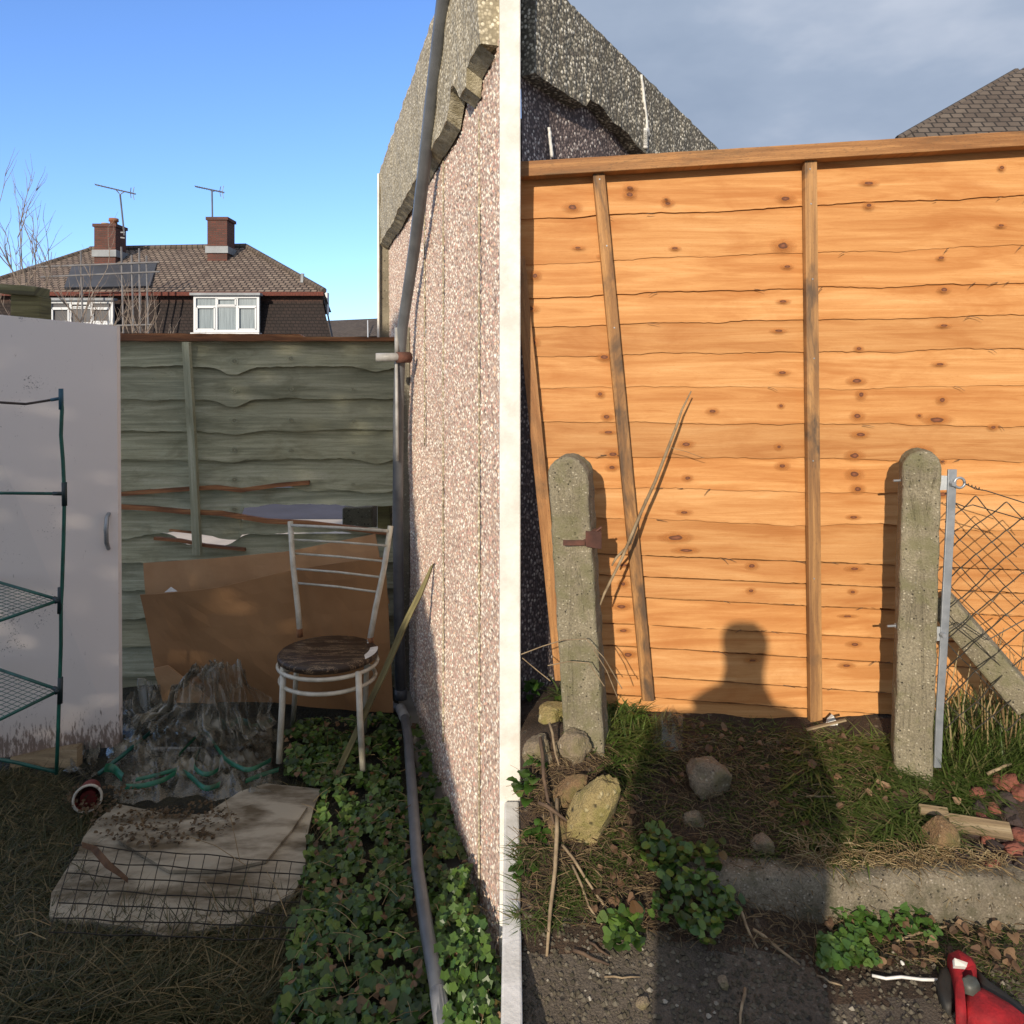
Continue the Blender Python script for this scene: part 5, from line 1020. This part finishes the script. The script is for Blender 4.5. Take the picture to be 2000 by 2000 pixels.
weed(1235, 1420, 10, .04, 'broad-leaved weed in the grass right of the left gatepost', 5, .03, 1.5); weed(1050, 1500, 10, .045, 'narrow-leaved weed between the grey stones', 6, .03, 2.4)
weed(1030, 1710, 10, .03, 'small low weed at the left edge above the long dry stalk', 7, .02, 1.4)
# twigs
tws = [((1088, 1560, .05), (1084, 1700, .04), (1068, 1868, .01), .0048, 'twig', 'long thick dry stalk pointing down from the yellow rock'),
       ((1055, 1440, .06), (1062, 1520, .06), (1082, 1610, .05), .0045, 'darktwig', 'dark bent stick left of the brown stone'),
       ((1052, 1568, .07), (1080, 1583, .07), (1108, 1603, .06), .0042, 'darktwig', 'short dark stick crossing the yellow rock'),
       ((1073, 1412, .07), (1082, 1455, .06), (1092, 1495, .05), .0032, 'twig', 'short pale twig over the grey stones'),
       ((1098, 1650, .03), (1140, 1710, .02), (1200, 1796, .01), .0032, 'twig', 'pale stalk slanting down from the long dry stalk'),
       ((1118, 1690, .02), (1150, 1770, .012), (1176, 1806, .01), .0028, 'twig', 'thinner dry stalk beside the slanting pale one'),
       ((1120, 1856, .006), (1155, 1872, .006), (1190, 1884, .006), .0036, 'darktwig', 'short dark stick on the stony ground at the lower left'),
       ((1150, 1840, .006), (1170, 1855, .006), (1192, 1868, .006), .0026, 'darktwig', 'thin dark stick just above the short one on stony ground'),
       ((1185, 1813, .005), (1210, 1820, .005), (1232, 1826, .005), .0022, 'twig', 'short pale twig left of the shadow edge'),
       ((1180, 1908, .005), (1215, 1910, .005), (1250, 1908, .005), .0018, 'twig', 'horizontal straw at the lower shadow edge'),
       ((1437, 1762, .02), (1458, 1810, .015), (1480, 1852, .008), .0036, 'twig', 'pale stalk in the shadow, left of the pair'),
       ((1470, 1815, .015), (1510, 1845, .01), (1562, 1884, .008), .0034, 'twig', 'long pale stalk in the shadow pointing right'),
       ((1676, 1690, .02), (1700, 1740, .02), (1725, 1785, .01), .0034, 'twig', 'pale stalk hanging over the concrete kerb'),
       ((1745, 1842, .01), (1800, 1820, .015), (1868, 1806, .01), .0030, 'twig', 'pale twig below the kerb near the red grip'),
       ((1575, 1556, .02), (1600, 1556, .02), (1632, 1556, .02), .0026, 'twig', 'short straight twig at the right side of the shadow'),
       ((1928, 1512, .05), (1950, 1502, .06), (1975, 1492, .07), .0040, 'twig', 'thick pale stick above the rubble heap'),
       ((1595, 1905, .006), (1620, 1918, .006), (1645, 1925, .006), .0020, 'twig', 'thin straw right of the shadow at the bottom'),
       ((1455, 1930, .008), (1450, 1960, .006), (1446, 2005, .004), .0032, 'twig', 'upright pale stick at the bottom of the shadow')]
for (a, b_, c, r0, mt, lb) in tws:
    g = MB(); q = [GR(*a), GR(*b_), GR(*c)]; g.tube([q[0], q[0].lerp(q[1], .5)+Vector((.002, 0, .002)), q[1], q[1].lerp(q[2], .5)-Vector((.002, 0, -.001)), q[2]], [r0, r0*1.05, r0*.95, r0*.85, r0*.6], 7)
    tag(g.build('dry_stalk', M[mt], smooth=True), lb, 'stick', 'dry sticks on the yard')
g = MB()
for pts in (((1018, 1278), (1060, 1262), (1100, 1250), (1145, 1248), (1180, 1285), (1215, 1345)), ((1070, 1300), (1110, 1292), (1150, 1295), (1180, 1340)), ((1020, 1285), (1050, 1310), (1075, 1330)), ((1160, 1270), (1185, 1310), (1205, 1360))): g.tube([P(u, v, 1.84) for u, v in pts], .0014, 5)
tag(g.build('bramble', M['twig']), 'thin dry bramble stems arching across the foot of the left gatepost', 'bramble')

# ================================================================ BEHIND THE CAMERA: what throws the shadows
# the photographer, holding the phone up
bp = [(-.115, 1.02, 0.0, .205), (-.115, 1.18, 0, .195), (-.115, 1.33, 0, .19), (-.118, 1.468, 0, .140), (-.098, 1.57, .01, .055), (-.092, 1.63, .02, .062), (-.091, 1.70, .02, .077), (-.091, 1.745, .01, .060)]
V_ = []; E_ = []; RR = []
PY = -.45
def pv(x, z, y, r): V_.append((x, PY+y, z)); RR.append(r); return len(V_)-1
ids = [pv(x, z, y, r) for (x, z, y, r) in bp]; E_ += list(zip(ids, ids[1:]))
for s_ in (-1, 1):
    hip = pv(-.115+s_*.09, .93, 0, .105); kn = pv(-.115+s_*.10, .62, .02, .065); an = pv(-.115+s_*.11, .36, 0, .045); to = pv(-.115+s_*.12, .335, .13, .04); E_ += [(ids[0], hip), (hip, kn), (kn, an), (an, to)]
    sh = pv(-.125+s_*(.205 if s_ < 0 else .165), 1.445, 0, .072); el = pv(-.09+s_*.21, 1.20, .10, .05); wr_ = pv(-.02+s_*.045, 1.44, .28, .026); ha = pv(-.008+s_*.03, 1.53, .31, .026); E_ += [(ids[2], sh), (sh, el), (el, wr_), (wr_, ha)]
me = bpy.data.meshes.new('person'); me.from_pydata(V_, E_, []); po = bpy.data.objects.new('person', me); sc.collection.objects.link(po)
sk = po.modifiers.new('skin', 'SKIN')
for i, r0 in enumerate(RR): me.skin_vertices[0].data[i].radius = (r0, r0*.75 if 0.9 < V_[i][2] < 1.42 and r0 > .1 else r0)
me.skin_vertices[0].data[0].use_root = True
sb = po.modifiers.new('sub', 'SUBSURF'); sb.levels = sb.render_levels = 2; me.materials.append(plain('navy_coat', (.03, .035, .05), None, 20, .8))
tag(po, 'photographer in a dark coat holding up a phone, standing behind the camera', 'person')
g = MB(); g.bar((0, PY+.335, 1.50), (0, PY+.335, 1.645), .072, .009); tag(g.build('phone', M['blackp'], bevel=.003), 'black phone in the hands of the photographer', 'phone')
# added leafy screen, never in view; its outline and holes shape the left garden's shade
hd = thing('shade_screen', (-3.2, -3, .3), 'added leafy screen behind the photographer, shaped to shade the left garden', 'shade_screen')
yh = -3.0; prof_x = [-.66, -.80, -.95, -1.085, -1.18, -1.25, -1.46, -1.57, -1.66, -1.72, -1.80, -6]; prof_z = [.55, .74, .90, 1.09, 1.22, 1.45, 1.72, 2.06, 2.40, 2.95, 3.30, 5.0]
g = MB(); cs = .045; r_ = random.Random(4); x = -4.4
holes = [(-1.46, .965, .05), (-1.39, .93, .035), (-1.44, 1.06, .03)]
while x < -.62:
    zt_ = float(np.interp(-x, [-q for q in prof_x], prof_z)); z = -.75
    while z < zt_:
        if not any((x+cs/2-hx)**2+(z+cs/2-hz)**2 < hr*hr for hx, hz, hr in holes):
            c = Vector((x+.3*yh+cs/2, yh+.06*nz(x*3, z*3), z-.335*yh+cs/2+.02*nz(x*9, z*9))); g.bar(c-SUN*.12, c+SUN*.12, cs*1.06, cs*1.06)
        z += cs
    for k in range(10): leaf(g, Vector((x+.3*yh+r_.uniform(-.03, .03), yh+r_.uniform(-.1, .1), zt_-.335*yh+r_.uniform(-.03, .05))), Vector((r_.uniform(-1, 1), -1, r_.uniform(-1, 1))), .02, 0, 3)
    x += cs
g.build('foliage', M['ivy'], hd)
